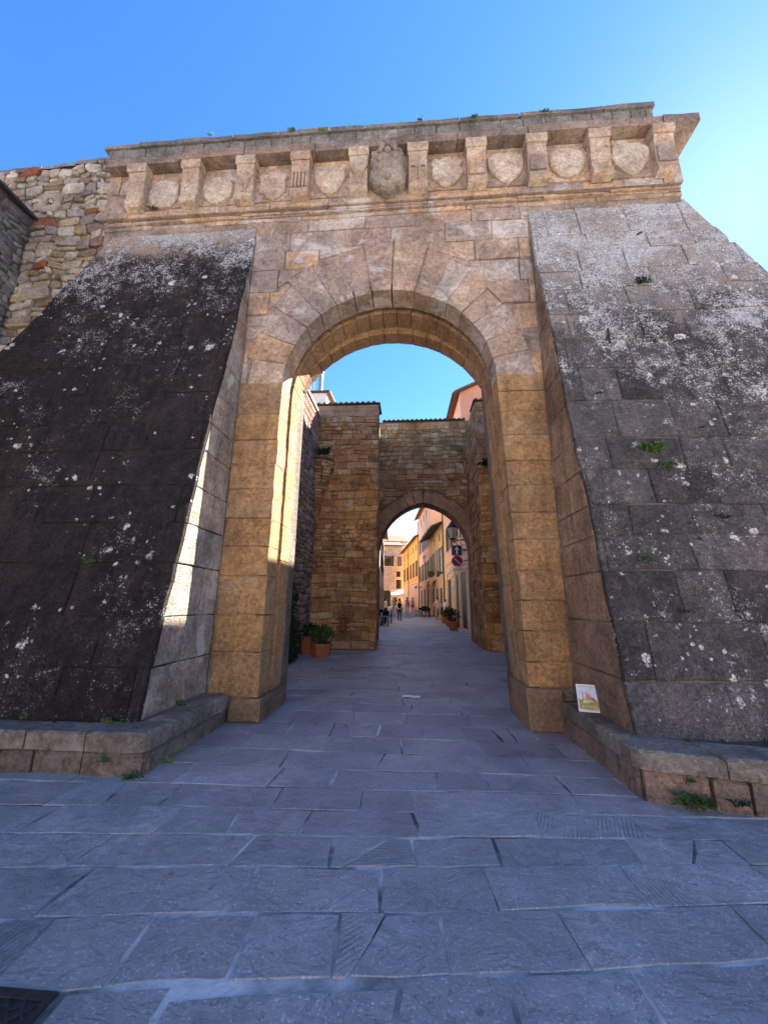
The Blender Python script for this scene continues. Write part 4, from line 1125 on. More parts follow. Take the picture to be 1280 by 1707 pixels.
def door(H, s, w, h, z=None, arched=False, mat='door_dark', frame='rustic_stone'):
    p = H['at'](s, 0, 0); z = street_z(p.y)+.02 if z is None else z
    at = H['at']
    def prof(w_, h_, n=8):
        if arched: return [(s-w_/2, z), (s+w_/2, z)]+[(s+w_/2*math.cos(a), z+h_-w_/2+w_/2*math.sin(a)) for a in [math.pi*i/n for i in range(n+1)]]
        return [(s-w_/2, z), (s+w_/2, z), (s+w_/2, z+h_), (s-w_/2, z+h_)]
    pr = prof(w, h); n = len(pr)
    v = [tuple(at(a, .012, b)) for a, b in pr]; o = add('door', v, [tuple(range(n))], mat, H['t'])
    big = prof(w+.36, h+.18)
    v = [tuple(at(a, .05, b)) for a, b in pr]+[tuple(at(a, .05, b)) for a, b in big]+[tuple(at(a, -.02, b)) for a, b in pr]+[tuple(at(a, -.02, b)) for a, b in big]
    f = []
    for i in range(1, n):
        j = (i+1) % n; f += [(i, j, n+j, n+i), (i, 2*n+i, 2*n+j, j), (n+i, n+j, 3*n+j, 3*n+i)]
    add('surround', v, f, frame, o)
    m = MB(); m.put(*quadbox(H, s-w/2, s+w/2, z+h*.72 if not arched else z+h-w/2, (z+h*.72 if not arched else z+h-w/2)+.05, .013, .04)); m.add('transom', 'door_dark', o)
    return o
def downpipe(H, s, z0, z1, mat='tile_dark'):
    at = H['at']; m = MB(); m.tube([at(s, .09, z0), at(s, .09, z1)], .055, 6); return m.add('downpipe', mat, H['t'])
def band(H, z, hh=.18, mat='rustic_stone', out=.06):
    m = MB(); m.put(*quadbox(H, 0, H['L'], z, z+hh, -.02, out)); return m.add('string_course', mat, H['t'])
def awning(H, s0, s1, z, drop, out):
    at = H['at']; a = [at(s0, .03, z), at(s1, .03, z), at(s1, out, z-drop), at(s0, out, z-drop), at(s1, out, z-drop-.22), at(s0, out, z-drop-.22)]
    dn = Vector((0, 0, -.025)); v = [tuple(q) for q in a]+[tuple(q+dn) for q in a]
    f = [(0,1,2,3), (3,2,4,5), (6,9,8,7), (9,11,10,8), (0,3,9,6), (1,7,8,2)]
    return add('awning', v, f, 'awning_cloth', H['t'])

# 1: low stone-faced palace next to the gate, rusticated round its doors
H1 = house('town_house', 'low stone-faced house end carrying the lantern and road signs behind the inner gate', (2.98, 17.9), (2.955, 20.9), None, 8.6, 6, 'plaster_salmon', eave=.25, roof_rise=1.0)
RH = random.Random(61)
def rustic(H, s0, s1, z0, z1, holes, lh=.36):
    z = z0; k = 0; row = 0
    while z < z1:
        s = s0-(.3 if row % 2 else 0)
        while s < s1:
            w = RH.uniform(.6, .9); a, b = max(s, s0), min(s+w, s1)
            if b-a > .12:
                spans = [(a, b)]
                for (h0, h1, hz) in holes:
                    if z < hz: 
                        ns = []
                        for x0, x1 in spans:
                            if x1 <= h0 or x0 >= h1: ns.append((x0, x1))
                            else:
                                if x0 < h0-.08: ns.append((x0, h0))
                                if x1 > h1+.08: ns.append((h1, x1))
                        spans = ns
                for x0, x1 in spans:
                    v, f = quadbox(H, x0+.014, x1-.014, z+.012, z+lh-.012, -.02, .065+RH.uniform(-.01, .01)); add('stone', v, f, 'rustic_stone', H['wall'])
            s += w
        z += lh; row += 1
rustic(H1, .0, 3.0, .1, 3.9, [(.9, 2.3, 3.2)])
door(H1, 1.6, 1.05, 2.9); band(H1, 4.35, .22); window(H1, 1.6, 5.2, .95, 1.9, 'shutter_brown')
# 2: tall pink house, gable end towards the gate
H2 = house('town_house', 'tall pink plastered house with rusticated doorways, gable showing above the inner gate', (2.95, 21.0), (2.66, 30.4), None, 13.9, 8, 'plaster_pink', eave=.38, roof_rise=1.9)
rustic(H2, .0, 9.3, .1, 3.9, [(.0, 2.25, 3.5), (2.75, 4.25, 3.6), (6.2, 8.4, 3.4)])
door(H2, 1.15, 1.7, 3.2); door(H2, 3.5, 1.05, 3.2, arched=True); door(H2, 7.3, 1.7, 3.0); band(H2, 4.4, .2)
for z in (5.4, 9.2):
    for s_ in (1.2, 3.6, 5.8, 8.0): window(H2, s_, z, .9, 1.8, 'shutter_brown')
m = MB(); m.put(*quadbox(H2, .1, 2.2, .05, .25, 0, .42)); m.add('step', 'rustic_stone', H2['t'])
# 3: narrow ochre house with downpipe
H3 = house('town_house', 'narrow ochre house front with a brown downpipe', (2.65, 30.45), (2.58, 31.9), None, 13.2, 7, 'plaster_ochre', eave=.2, roof_rise=1.0)
downpipe(H3, .75, .5, 12.8, 'shutter_brown')
# 4: tan house with deep dark eave
H4 = house('town_house', 'tan plastered house with deep dark eave and brown shutters', (2.57, 31.95), (1.85, 40.2), None, 8.2, 6, 'plaster_tan', eave=.95, roof_rise=1.3, roof='tile_dark')
for s_, z, w, h in ((.9, 4.0, 1.0, 2.3), (2.6, 3.9, 1.0, 2.4), (5.4, 4.3, 1.0, 2.0), (7.2, 4.3, .9, 1.9)): window(H4, s_, z, w, h, 'shutter_brown')
for s_ in (1.6, 4.6): window(H4, s_, 6.9, .6, .7, None)
for s_ in (1.2, 3.4, 5.6): door(H4, s_, 1.1, 2.5)
awning(H4, 4.2, 6.6, 3.75, .55, 1.3)
m = MB(); c_ = H4['at'](4.2, .35, 4.6); m.tube([H4['at'](4.2, .0, 4.6), H4['at'](4.2, .3, 4.6)], .03, 6); m.add('bracket', 'iron', H4['t'])
m = MB(); cc_ = H4['at'](4.2, .45, 4.25); m.lathe([(.0, -.04), (.32, -.04), (.32, .04), (.0, .04)], (0, 0, 0), 14); vv = [(cc_.x+a, cc_.y+c, cc_.z+b) for a, b, c in m.v]; add('round_shop_sign', vv, m.f, 'tile_dark', H4['t'])
# 5: tall salmon house
H5 = house('town_house', 'tall salmon house with two rows of narrow brown windows', (1.84, 40.3), (.92, 50.3), None, 12.6, 7, 'plaster_salmon', eave=.5, roof_rise=1.6)
for s_ in (1.2, 3.4, 5.6, 8.2): window(H5, s_, 7.6, .9, 1.9, 'shutter_grey'); 
for s_ in (1.2, 3.4, 6.0, 8.6): window(H5, s_, 4.2, .9, 1.9, 'shutter_brown')
for s_ in (2.0, 4.2, 7.0): window(H5, s_, 10.9, .7, .9, None)
for s_ in (1.6, 4.4, 7.4): door(H5, s_, 1.2, 2.5)
awning(H5, .3, 3.0, 3.9, .5, 1.3); band(H5, 3.75, .12, 'plaster_pink', .03); downpipe(H5, 9.8, .9, 12.2, 'shutter_brown')
# 6: orange house further on
H6 = house('town_house', 'bright orange house over a pink ground floor with an arched doorway', (.90, 50.4), (-1.6, 69.0), None, 10.4, 8, 'plaster_orange', eave=.6, roof_rise=1.6, roof='roof_tile')
for s_ in (2, 5, 8, 12, 16): window(H6, s_, 5.2, 1.0, 2.1, 'shutter_brown')
for s_ in (2, 5, 8, 12, 16): window(H6, s_, 8.6, .8, .9, None)
m = MB(); m.put(*quadbox(H6, 0, H6['L'], .3, 4.2, -.02, .04)); m.add('ground_floor_render', 'plaster_pink', H6['t'])
door(H6, 12.5, 3.0, 3.6, arched=True, z=.9); door(H6, 7.2, 1.5, 3.2, arched=True, z=.8); door(H6, 3.2, 1.2, 2.6, z=.75)
band(H6, 4.3, .18, 'plaster_salmon'); downpipe(H6, 10.2, 1, 10)
# 7: stone tower house closing the view
H7 = house('tower_house', 'stone tower house with shuttered window closing the end of the street', (-1.7, 70.2), (-5.4, 69.2), .6, 12.0, 7, 'stone_house', eave=.5, roof_rise=1.0, group='houses closing the street end', side=1)
H7b = H7
window(H7, 2.6, 8.2, 1.1, 1.9, 'shutter_brown'); window(H7, .55, 8.2, .9, 1.8, 'shutter_grey', False); window(H7, .7, 4.2, 1.0, 1.6, None); window(H7, .75, 6.3, .8, 1.0, None)
door(H7, 2.8, 1.2, 2.8, z=1.1); awning(H7, .1, 2.4, 4.0, .9, 1.9)
band(H7, 11.3, .25, 'plaster_ochre', .05); band(H7, 3.9, .2)
H8 = house('town_house', 'pale stone house rising behind the tower house', (-1.0, 82), (-9.5, 80), .6, 14.6, 8, 'plaster_cream', eave=.4, roof_rise=1.8, group='houses closing the street end')
for s_ in (1.8, 4.0, 6.2): window(H8, s_, 11.5, .9, 1.5, 'shutter_brown')
# left row: sunlit fronts facing the sun across the street
H9 = house('town_house', 'cream house on the sunny side of the street near the cafe tables', (-2.75, 33.0), (-3.4, 47.0), None, 9.4, 7, 'plaster_cream', side=-1, eave=.4, roof_rise=1.4, group='houses on the sunny side')
H10 = house('town_house', 'pinkish white house far along the sunny side of the street', (-3.5, 47.1), (-6.6, 66.0), None, 10.6, 7, 'plaster_white', side=-1, eave=.4, roof_rise=1.4, group='houses on the sunny side')
H11 = house('town_house', 'white plastered house right behind the old tower on the sunny side', (-2.55, 19.4), (-2.72, 32.9), None, 8.4, 7, 'plaster_white', side=-1, eave=.4, roof_rise=1.2, group='houses on the sunny side')
for H, ss in ((H9, (2, 5, 8, 11)), (H10, (3, 7, 11, 15)), (H11, (2.5, 5.5, 8.5, 11.5))):
    for s_ in ss:
        window(H, s_, 4.6, .95, 1.8, 'shutter_brown'); door(H, s_+1.2, 1.2, 2.5)
        window(H, s_, 7.1 if H is not H11 else 6.7, .9, 1.2, 'shutter_brown')
# pale house with a metal flue behind the left tower
H12 = house('town_house', 'small white house top with a tall metal flue beyond the tower', (-7.4, 22.0), (-5.40, 22.0), -.2, 14.75, 5, 'plaster_white', eave=.08, roof_rise=.25, side=-1, group='houses behind the inner gate')
m = MB(); m.lathe([(.15, 0), (.15, 1.75), (.20, 1.76), (.20, 1.90), (.14, 1.95), (.14, 2.02), (.20, 2.03), (.20, 2.10)], (-5.88, 22.25, 14.55), 12); m.add('flue', 'zinc', H12['t'], smooth=False)
m = MB(); m.tube([(-6.30, 22.2, 14.6), (-6.30, 22.2, 16.4)], .018, 5); m.tube([(-6.5, 22.2, 14.6), (-6.5, 22.2, 16.3)], .018, 5); m.add('aerial', 'iron', H12['t'])
# unseen tall house, added and kept thin so it shades only the courtyard wall
H13 = house('town_house', 'unseen tall tan house added beside the right-hand tower to shade the courtyard wall', (4.3, 15.6), (4.3, 20.4), -.2, 16.6, 1.5, 'plaster_tan', eave=.1, roof_rise=.4, group='houses behind the inner gate')

# ------------------------------------------------------------------ lamps and signs
def lantern(name, base, arm_to, sc, label, group=None):
    """wrought-iron wall lantern: base = bottom centre of the lantern, arm_to = fixing point on the wall"""
    x, y, z = base; t = thing(name, base, label, 'lamp', group)
    m = MB(); k = sc
    m.lathe([(.02*k, -.16*k), (.05*k, -.10*k), (.03*k, -.05*k), (.16*k, 0), (.17*k, .03*k)], (x, y, z), 6); m.add('base', 'iron', t)
    g = MB(); g.lathe([(.15*k, .03*k), (.27*k, .52*k)], (x, y, z), 6); gl = g.add('glass', 'lamp_glass', t)
    m = MB()
    for j in range(6):
        a = 2*math.pi*(j+.5)/6; ca, sa = math.cos(a), math.sin(a)
        m.tube([(x+.155*k*ca, y+.155*k*sa, z+.03*k), (x+.275*k*ca, y+.275*k*sa, z+.52*k)], .014*k, 4)
    m.add('glazing_bars', 'iron', t)
    m = MB(); m.lathe([(.31*k, .52*k), (.30*k, .56*k), (.17*k, .70*k), (.13*k, .71*k), (.12*k, .78*k), (.05*k, .84*k), (.03*k, .90*k), (.045*k, .94*k), (.005*k, 1.02*k)], (x, y, z), 6); m.add('cap', 'iron', t)
    ax, ay, az = arm_to
    m = MB(); m.tube([(x, y, z-.12*k), (x+(ax-x)*.5, y+(ay-y)*.5, z-.02*k), (ax, ay, az)], .022*k, 6)
    m.tube([(x+(ax-x)*(.15+.85*i/12), y, z-.16*k-.34*k*math.sin(math.pi*i/14)) for i in range(13)], .018*k, 6)
    m.tube([(x+(ax-x)*(.55)+.11*k*math.cos(q), y, z-.17*k+.11*k*math.sin(q)) for q in [2*math.pi*i/14 for i in range(13)]], .014*k, 5)
    m.box(ax-.03, ax+.01, ay-.06, ay+.06, az-.55*k, az+.12*k); m.add('bracket', 'iron', t)
    return t
lantern('wall_lantern', (2.02, 19.0, 4.66), (2.94, 19.0, 4.82), 1.05, 'large black iron wall lantern on a scrolled bracket above the blue road sign')
lantern('wall_lantern', (1.52, 44.2, 6.2), (1.48+.02, 44.2, 6.4), 1.0, 'distant small street lantern on the salmon house')
def road_sign(center, label, shape):
    x, y, z = center; t = thing('road_sign', (x, y, z), label, 'sign')
    if shape == 'arrow':
        w = .265; m = MB(); m.box(x-w, x+w, y, y+.02, z-w, z+w); m.add('plate', 'sign_blue', t)
        b = MB()
        for a in ((x-w+.012, x+w-.012, z+w-.03, z+w-.016), (x-w+.012, x+w-.012, z-w+.016, z-w+.03), (x-w+.012, x-w+.026, z-w+.03, z+w-.03), (x+w-.026, x+w-.012, z-w+.03, z+w-.03)):
            b.box(a[0], a[1], y-.003, y-.0005, a[2], a[3])
        b.add('border', 'sign_white', t)
        m = MB(); m.prism([(x-.038, z-.19), (x+.038, z-.19), (x+.038, z+.03), (x+.125, z+.03), (x, z+.20), (x-.125, z+.03), (x-.038, z+.03)], 'y', y-.006, y-.001); m.add('arrow', 'sign_white', t)
        bz = z
    else:
        def disc(r, y0, y1, n=28): 
            m = MB(); m.prism([(x+r*math.cos(2*math.pi*i/n), z+r*math.sin(2*math.pi*i/n)) for i in range(n)], 'y', y0, y1); return m
        disc(.275, y, y+.02).add('plate', 'sign_red', t); disc(.205, y-.004, y-.001).add('field', 'sign_blue', t)
        m = MB(); k = .2; w = .038; c_ = math.cos(rad(-45)); s_ = math.sin(rad(-45))
        m.prism([(x+a*c_-b*s_, z+a*s_+b*c_) for a, b in ((-k, -w), (k, -w), (k, w), (-k, w))], 'y', y-.008, y-.005); m.add('slash', 'sign_slash', t)
    m = MB(); m.tube([(x+.05, y+.035, z), (2.95, y+.035, z+.02)], .018, 6); m.tube([(x+.35, y+.035, z+.01), (2.95, y+.035, z+.16)], .012, 6); m.add('bracket', 'iron', t)
    return t
road_sign((2.24, 19.3, 4.145), 'square blue road sign with a white arrow pointing up, below the lantern', 'arrow')
road_sign((2.24, 19.3, 3.615), 'round blue no-parking road sign with a red rim and slash', 'round')
m = MB(); m.box(2.02, 2.46, 19.3, 19.315, 3.14, 3.28); t = tag(m.add('sign_plate', 'sign_white'), 'small white supplementary plate hanging under the no-parking sign', 'sign')
m = MB(); m.tube([(2.44, 19.33, 3.22), (2.95, 19.33, 3.22)], .012, 5); m.add('bracket', 'iron', t)
m = MB(); m.box(2.08, 2.40, 19.296, 19.299, 3.195, 3.215); m.add('text_line', 'cover_ink', t)

# ------------------------------------------------------------------ plants
def leaves(R, c, rx, ry, rz, n, size, up=.5, shape='ball', hollow=.5):
    v, f = [], []
    for _ in range(n):
        while True:
            p = Vector((R.uniform(-1, 1), R.uniform(-1, 1), R.uniform(-1, 1)))
            if hollow < p.length <= 1: break
        if R.random() < .3: p *= R.uniform(.8, 1.2)
        q = Vector((c[0]+p.x*rx, c[1]+p.y*ry, c[2]+p.z*rz))
        d = Vector((p.x+R.uniform(-.6, .6), p.y+R.uniform(-.6, .6), p.z+up+R.uniform(-.5, .5))).normalized()
        a = d.cross(Vector((R.uniform(-1, 1), R.uniform(-1, 1), R.uniform(-1, 1)))).normalized()
        L = size*R.uniform(.7, 1.5); W = L*R.uniform(.25, .42); k = len(v); nn = d.cross(a)*L*.15
        v += [q, q+d*L*.5+a*W+nn, q+d*L, q+d*L*.5-a*W+nn]; f.append((k, k+1, k+2, k+3))
    return [tuple(p) for p in v], f
RP = random.Random(77)
def weed(c, size, n, label, group, mat='foliage', nrm=(0, -1, 0), droop=0.):
    """a tuft of narrow blades and small leaves rooted in a joint"""
    v, f = [], []; N = Vector(nrm)
    for _ in range(n):
        d = (N*RP.uniform(.2, 1)+Vector((RP.uniform(-1, 1), RP.uniform(-1, 1)*.5, RP.uniform(.1, 1.1)-droop))).normalized()
        L = size*RP.uniform(.5, 1.2); a = d.cross(Vector((RP.uniform(-1, 1), RP.uniform(-1, 1), RP.uniform(-1, 1)))).normalized()*L*RP.uniform(.06, .16)
        b = Vector(c)+Vector((RP.uniform(-1, 1)*size*.8, 0, RP.uniform(-.25, .25)*size)); tip = b+d*L+Vector((0, 0, -L*.25)); mid = b+d*L*.6+Vector((0, 0, L*.06)); k = len(v)
        v += [tuple(b-a*.4), tuple(b+a*.4), tuple(mid+a), tuple(tip), tuple(mid-a)]; f.append((k, k+1, k+2, k+3, k+4))
    return tag(add('weed', v, f, mat, origin=c), label, 'plant', group)
def on_b(x, z): return (x, by(z)-.01, z)
for x, lb in ((-2.1, 'green weed tuft on the parapet above the fluted corbel'), (-1.55, 'pale green weed tuft on the parapet above the pointed shield'), (.2, 'green weed tuft on the parapet just beside the carved crest'), (1.15, 'green weed tuft on the parapet above a heart-shaped shield'), (2.35, 'green weed tuft on the parapet above the grey buttress edge')): weed((x, 5.03, 9.86+RP.uniform(-.12, .0)), .07, 34, lb, 'weeds on the parapet', 'foliage' if x != -1.55 else 'foliage_light')
weed((-3.62, 5.03, 9.88), .06, 26, 'yellow-green weed sprig on the parapet above the rubble wall end', 'weeds on the parapet', 'foliage_light')
weed((-4.62, 5.18, 8.42), .09, 26, 'dark weed at the foot of the first round shield', 'weeds on the gate', 'foliage_dark')
weed(on_b(2.86, 3.30), .14, 60, 'bright green weed cushion in a joint of the grey buttress', 'weeds on the gate', 'foliage'); weed(on_b(2.96, 3.12), .09, 34, 'hanging green weed just below the green cushion on the grey buttress', 'weeds on the gate', 'foliage', droop=.8)
weed(on_b(2.44, 1.97), .08, 26, 'small green weed low in a level joint of the grey buttress', 'weeds on the gate', 'foliage')
weed(on_b(3.45, 6.15), .12, 30, 'mossy green tuft high up on the grey buttress', 'weeds on the gate', 'foliage_dark')
weed(on_b(3.35, 2.45), .07, 24, 'tiny green weed beside a crack of the grey buttress', 'weeds on the gate', 'foliage_dark')
weed(on_b(-3.75, 1.95), .08, 30, 'lone green weed on the black-crusted buttress', 'weeds on the gate', 'foliage')
weed((2.13, 3.50, .04), .12, 60, 'green weed clump on the paving against the reddish ledge', 'weeds by the ledges', 'foliage'); weed((2.10, 3.50, .20), .05, 24, 'small weed in the joint halfway up the reddish ledge', 'weeds by the ledges', 'foliage')
weed((2.40, 3.44, .08), .07, 28, 'weed in an upright joint of the reddish ledge', 'weeds by the ledges', 'foliage_dark')
weed((-2.44, 3.62, .02), .07, 34, 'green weed at the corner foot of the grey ledge', 'weeds by the ledges', 'foliage'); weed((-2.72, 3.64, .13), .05, 26, 'small weed in a joint of the grey ledge front', 'weeds by the ledges', 'foliage')
weed((-2.36, 4.0, .01), .05, 24, 'thin weed along the passage side of the grey ledge', 'weeds by the ledges', 'foliage_light', (1, 0, 0))
weed((-2.70, 4.62, .36), .07, 40, 'weed on top of the grey ledge against the buttress', 'weeds by the ledges', 'foliage', (1, 0, .3)); weed((-2.98, 3.93, .36), .06, 40, 'weeds along the foot of the black-crusted buttress', 'weeds by the ledges', 'foliage_light', (0, -1, .3))
for x in (-3.95, -3.55, -3.2, -2.9): weed((x+RP.uniform(-.1, .1), 3.92, .36), RP.uniform(.03, .05), 16, 'tiny dull weed where the black-crusted buttress meets its ledge', 'tiny weeds on the grey ledge', RP.choice(('foliage', 'foliage_dark')), (0, -1, .5))
for x in (2.35, 2.62, 2.95, 3.25): weed((x, 3.83, .39), RP.uniform(.03, .055), 18, 'tiny weed where the grey lichened buttress meets its ledge', 'tiny weeds on the reddish ledge', RP.choice(('foliage', 'foliage_dark')), (0, -1, .5))
for x, z in ((2.42, 4.15), (3.05, 2.2), (3.5, 3.6), (2.7, 1.45), (3.3, 5.0)): weed(on_b(x, z), RP.uniform(.035, .06), 18, 'tiny dark weed rooted in a joint of the grey lichened buttress', 'tiny weeds on the grey buttress', 'foliage_dark')
weed((-3.20, 12.9, 6.80), .30, 70, 'grassy tuft on top of the cone corbel', 'weeds on the inner gate', 'foliage_dark', (0.3, -.6, .6))
weed((2.85, 13.70, 6.6), .30, 80, 'dry drooping plant on the right inner tower', 'weeds on the inner gate', 'foliage_dark', (-.2, -1, .2), .5)

def planter(c, w, h, label, group, shrub=(.32, .30), octo=8, leafmat='foliage', n=420):
    t = thing('potted_shrub', c, label, 'planter', group)
    m = MB(); m.lathe([(w*.80, 0), (w*.84, h*.1), (w*.96, h*.82), (w*1.06, h*.82), (w*1.06, h), (w*.94, h), (w*.90, h*.9)], c, octo); m.add('pot', 'terracotta', t)
    m = MB(); m.lathe([(w*.93, h*.88), (w*.4, h*.93)], c, octo); m.add('soil', 'soil', t)
    m = MB()
    for i in range(7):
        a = i*.9; m.tube([(c[0]+.03*math.cos(a), c[1]+.03*math.sin(a), c[2]+h*.85), (c[0]+shrub[0]*.5*math.cos(a), c[1]+shrub[0]*.5*math.sin(a), c[2]+h+shrub[1]*.9)], [.012, .005], 5)
    m.add('stems', 'door_dark', t)
    v, f = leaves(RP, (c[0], c[1], c[2]+h+shrub[1]*.85), shrub[0], shrub[0], shrub[1], n, .075, .4, hollow=.2); add('foliage', v, f, leafmat, t)
    return t
planter((-2.66, 11.75, .0), .30, .37, 'octagonal terracotta pot with a leafy shrub against the left inner tower', 'potted shrubs in the courtyard', (.33, .27), 8, 'foliage', 420)
planter((-3.18, 12.35, .0), .33, .52, 'dull red pot standing in the shade behind the octagonal pot', 'potted shrubs in the courtyard', (.25, .2), 10, 'foliage_dark', 200)
for i, (x, y) in enumerate(((2.30, 22.6), (2.36, 25.2), (2.28, 27.9))):
    planter((x, y, street_z(y)), .30, .48, ['terracotta pot with dark shrub beside the step of the stone-faced house', 'terracotta pot with dark shrub, middle one of three by the stone-faced house', 'terracotta pot with dark shrub, last of three, by the pink house door'][i], 'pots along the street', (.36, .34), 10, 'foliage_dark', 320)
# dark climbing plant at the foot of the courtyard wall
v, f = leaves(RP, (-3.32, 10.2, .55), .26, 1.3, .70, 1500, .09, .2, hollow=0)
v2, f2 = leaves(RP, (-3.40, 10.6, 1.5), .12, .7, .6, 500, .09, .0, hollow=0)
t = thing('climbing_plant', (-3.35, 10.3, 0), 'dark leafy climber at the foot of the shaded courtyard wall', 'plant')
m = MB(); m.put(v, f); m.put(v2, f2); m.add('foliage', 'foliage_dark', t)
m = MB()
for yy in (9.4, 10.0, 10.7, 11.2): m.tube([(-3.40, yy, 0), (-3.38, yy+.1, .6), (-3.44, yy-.05, 1.3)], [.02, .015, .006], 5)
m.add('stem', 'door_dark', t)
weed((-3.45, 9.6, 3.0), .28, 60, 'yellow-green weed hanging from the courtyard wall', 'weeds on the inner gate', 'foliage_light', (1, 0, 0))

# ------------------------------------------------------------------ small things near the gate
# illustrated guidebook cover board leaning on the ledge
bk = thing('guidebook', (1.905, 4.70, .38), 'illustrated town guidebook with a hill-town picture standing on the stone ledge', 'book')
lean = rad(14); BX = Matrix.Translation((1.905, 4.695, .382)) @ Matrix.Rotation(rad(-14), 4, 'Z') @ Matrix.Rotation(-lean, 4, 'X')
def bpoly(pts, lay_, name, mat, par=None):
    """flat print on the cover: polygon in cover coordinates (metres), lay_ = layer"""
    y0 = -.0012*lay_-.001
    v = [tuple(BX @ Vector((a, y0, b))) for a, b in pts]; return add(name, v, [tuple(range(len(pts)))], mat, par or bk)
bw, bh = .105, .275
m = MB(); m.box(-bw, bw, .0, .014, 0, bh, BX); m.add('cover', 'cover_white', bk)
bpoly([(-bw+.008, .012), (bw-.008, .012), (bw-.008, bh-.010), (-bw+.008, bh-.010)], 1, 'sky_print', 'cover_sky')
bpoly([(-.09, .245), (.09, .245), (.09, .256), (-.09, .256)], 2, 'title_strip', 'cover_white')
for i in range(13): bpoly([(-.082+i*.0127, .2475), (-.074+i*.0127, .2475), (-.074+i*.0127, .2545), (-.082+i*.0127, .2545)], 3, 'title_letter', 'cover_ink')
bpoly([(-.095, .03), (.095, .03), (.095, .10), (.06, .135), (.02, .15), (-.03, .14), (-.06, .12), (-.095, .125)], 2, 'hill_print', 'cover_hill')
bpoly([(-.06, .09), (-.02, .085), (.04, .10), (.05, .125), (.0, .145), (-.04, .13)], 3, 'slope_print', 'cover_hill_pale')
for a, b, h_ in ((-.055, -.045, .215), (-.018, -.004, .205), (-.004, .016, .185), (.016, .030, .17)): bpoly([(a, .12), (b, .12), (b, h_-.012), ((a+b)/2, h_), (a, h_-.012)], 4, 'tower_print', 'cover_town')
bpoly([(.025, .12), (.085, .105), (.065, .135), (.04, .15)], 4, 'roof_print', 'cover_roof')
bpoly([(-.07, .02), (.075, .02), (.075, .06), (-.07, .06)], 4, 'text_panel', 'cover_panel')
for z in (.03, .042): bpoly([(-.055, z), (.055, z), (.055, z+.006), (-.055, z+.006)], 5, 'text_line', 'cover_ink')
# white strip of paper on the passage floor
m = MB(); pts = []
for i in range(7):
    x = -.18+.30*i/6; z = .012+.006*math.sin(i*1.1); pts.append((x, z))
v = [(x, 6.88, z) for x, z in pts]+[(x, 7.01, z+.004) for x, z in pts]; v += [(a, b, c-.0015) for a, b, c in v]
f = [(i, i+1, 8+i, 7+i) for i in range(6)]+[(14+i, 21+i, 22+i, 15+i) for i in range(6)]
tag(add('paper_strip', v, f, 'paper_white'), 'white strip of paper lying on the passage floor', 'paper')
# cast-iron drain grate in the near left corner
gr = thing('drain_grate', (-1.72, 1.55, 0), 'rusty black iron drain grate with diagonal lattice set in the paving', 'drain')
m = MB(); m.box(-2.10, -1.40, 1.22, 1.82, -.0045, -.0035); m.add('dark_plate', 'iron', gr)  # near-black plate just under the bars, its colour standing in for shade below
m = MB()
for a in ((-2.10, -1.40, 1.785, 1.82), (-2.10, -1.40, 1.22, 1.255), (-1.43, -1.40, 1.255, 1.785), (-2.10, -2.07, 1.255, 1.785)): m.box(a[0], a[1], a[2], a[3], -.004, .004)
m.add('frame', 'iron_rust', gr)
for sg in (1, -1):
    for i in range(-14, 15):
        c0 = i*.062
        # line y-1.52 = sg*(x+1.75)+c0, clipped to the frame
        pts = []
        for t_ in (-.32, .32):
            pts.append((-1.75+t_, 1.52+sg*t_+c0))
        (xa, ya), (xb, yb) = pts
        def lim(x, y): return -2.07 <= x <= -1.43 and 1.255 <= y <= 1.785
        seg_ = [(xa+(xb-xa)*k/40, ya+(yb-ya)*k/40) for k in range(41)]; seg_ = [q for q in seg_ if lim(*q)]
        if len(seg_) < 3: continue
        (xa, ya), (xb, yb) = seg_[0], seg_[-1]; dx, dy = xb-xa, yb-ya; l = math.hypot(dx, dy); ox, oy = -dy/l*.006, dx/l*.006
        zt = .002 if sg > 0 else .0014
        v = [(xa+ox, ya+oy, zt), (xb+ox, yb+oy, zt), (xb-ox, yb-oy, zt), (xa-ox, ya-oy, zt)]; v += [(a, b, -.003) for a, b, c in v]
        add('bar', v, [(3,2,1,0), (0,1,5,4), (1,2,6,5), (2,3,7,6), (3,0,4,7)], 'iron_rust', gr)

# ------------------------------------------------------------------ cafe furniture
def cafe_chair(name, loc, rot, mat, label, group):
    t = thing(name, loc, label, 'chair', group); t.rotation_euler = (0, 0, rot)
    L = Vector(loc)
    def a(nm, mb): return add(nm, [tuple(Vector(q)+L) for q in mb.v], mb.f, mat, t)
    m = MB(); m.box(-.21, .21, -.21, .21, .43, .47); a('seat', m)
    m = MB(); m.box(-.21, .21, .19, .22, .60, .92); a('backrest', m)
    for x in (-.19, .19):
        for y in (-.19, .20):
            m = MB(); m.box(x-.018, x+.018, y-.018, y+.018, 0, .43 if y < 0 else .92); a('leg', m)
    return t
def cafe_table(loc, mat, label, group, cloth=False):
    t = thing('cafe_table', loc, label, 'table', group); x, y, z = loc
    m = MB(); m.box(x-.38, x+.38, y-.38, y+.38, z+.71, z+.74); m.add('tabletop', mat, t)
    for sx in (-.33, .33):
        for sy in (-.33, .33): m = MB(); m.box(x+sx-.02, x+sx+.02, y+sy-.02, y+sy+.02, z, z+.71); m.add('leg', 'black_wood', t)
    if cloth: m = MB(); m.box(x-.40, x+.40, y-.40, y+.40, z+.52, z+.745); m.add('tablecloth', cloth, t)
    return t
for x, y, c_, lb in ((1.25, 36.6, 'cloth_black', 'cafe table under a black cloth outside the tan house'), (1.0, 38.3, 'cloth_black', 'second cafe table under a black cloth, farther along the tan house')):
    cafe_table((x, y, street_z(y)), 'black_wood', lb, 'cafe tables', c_)
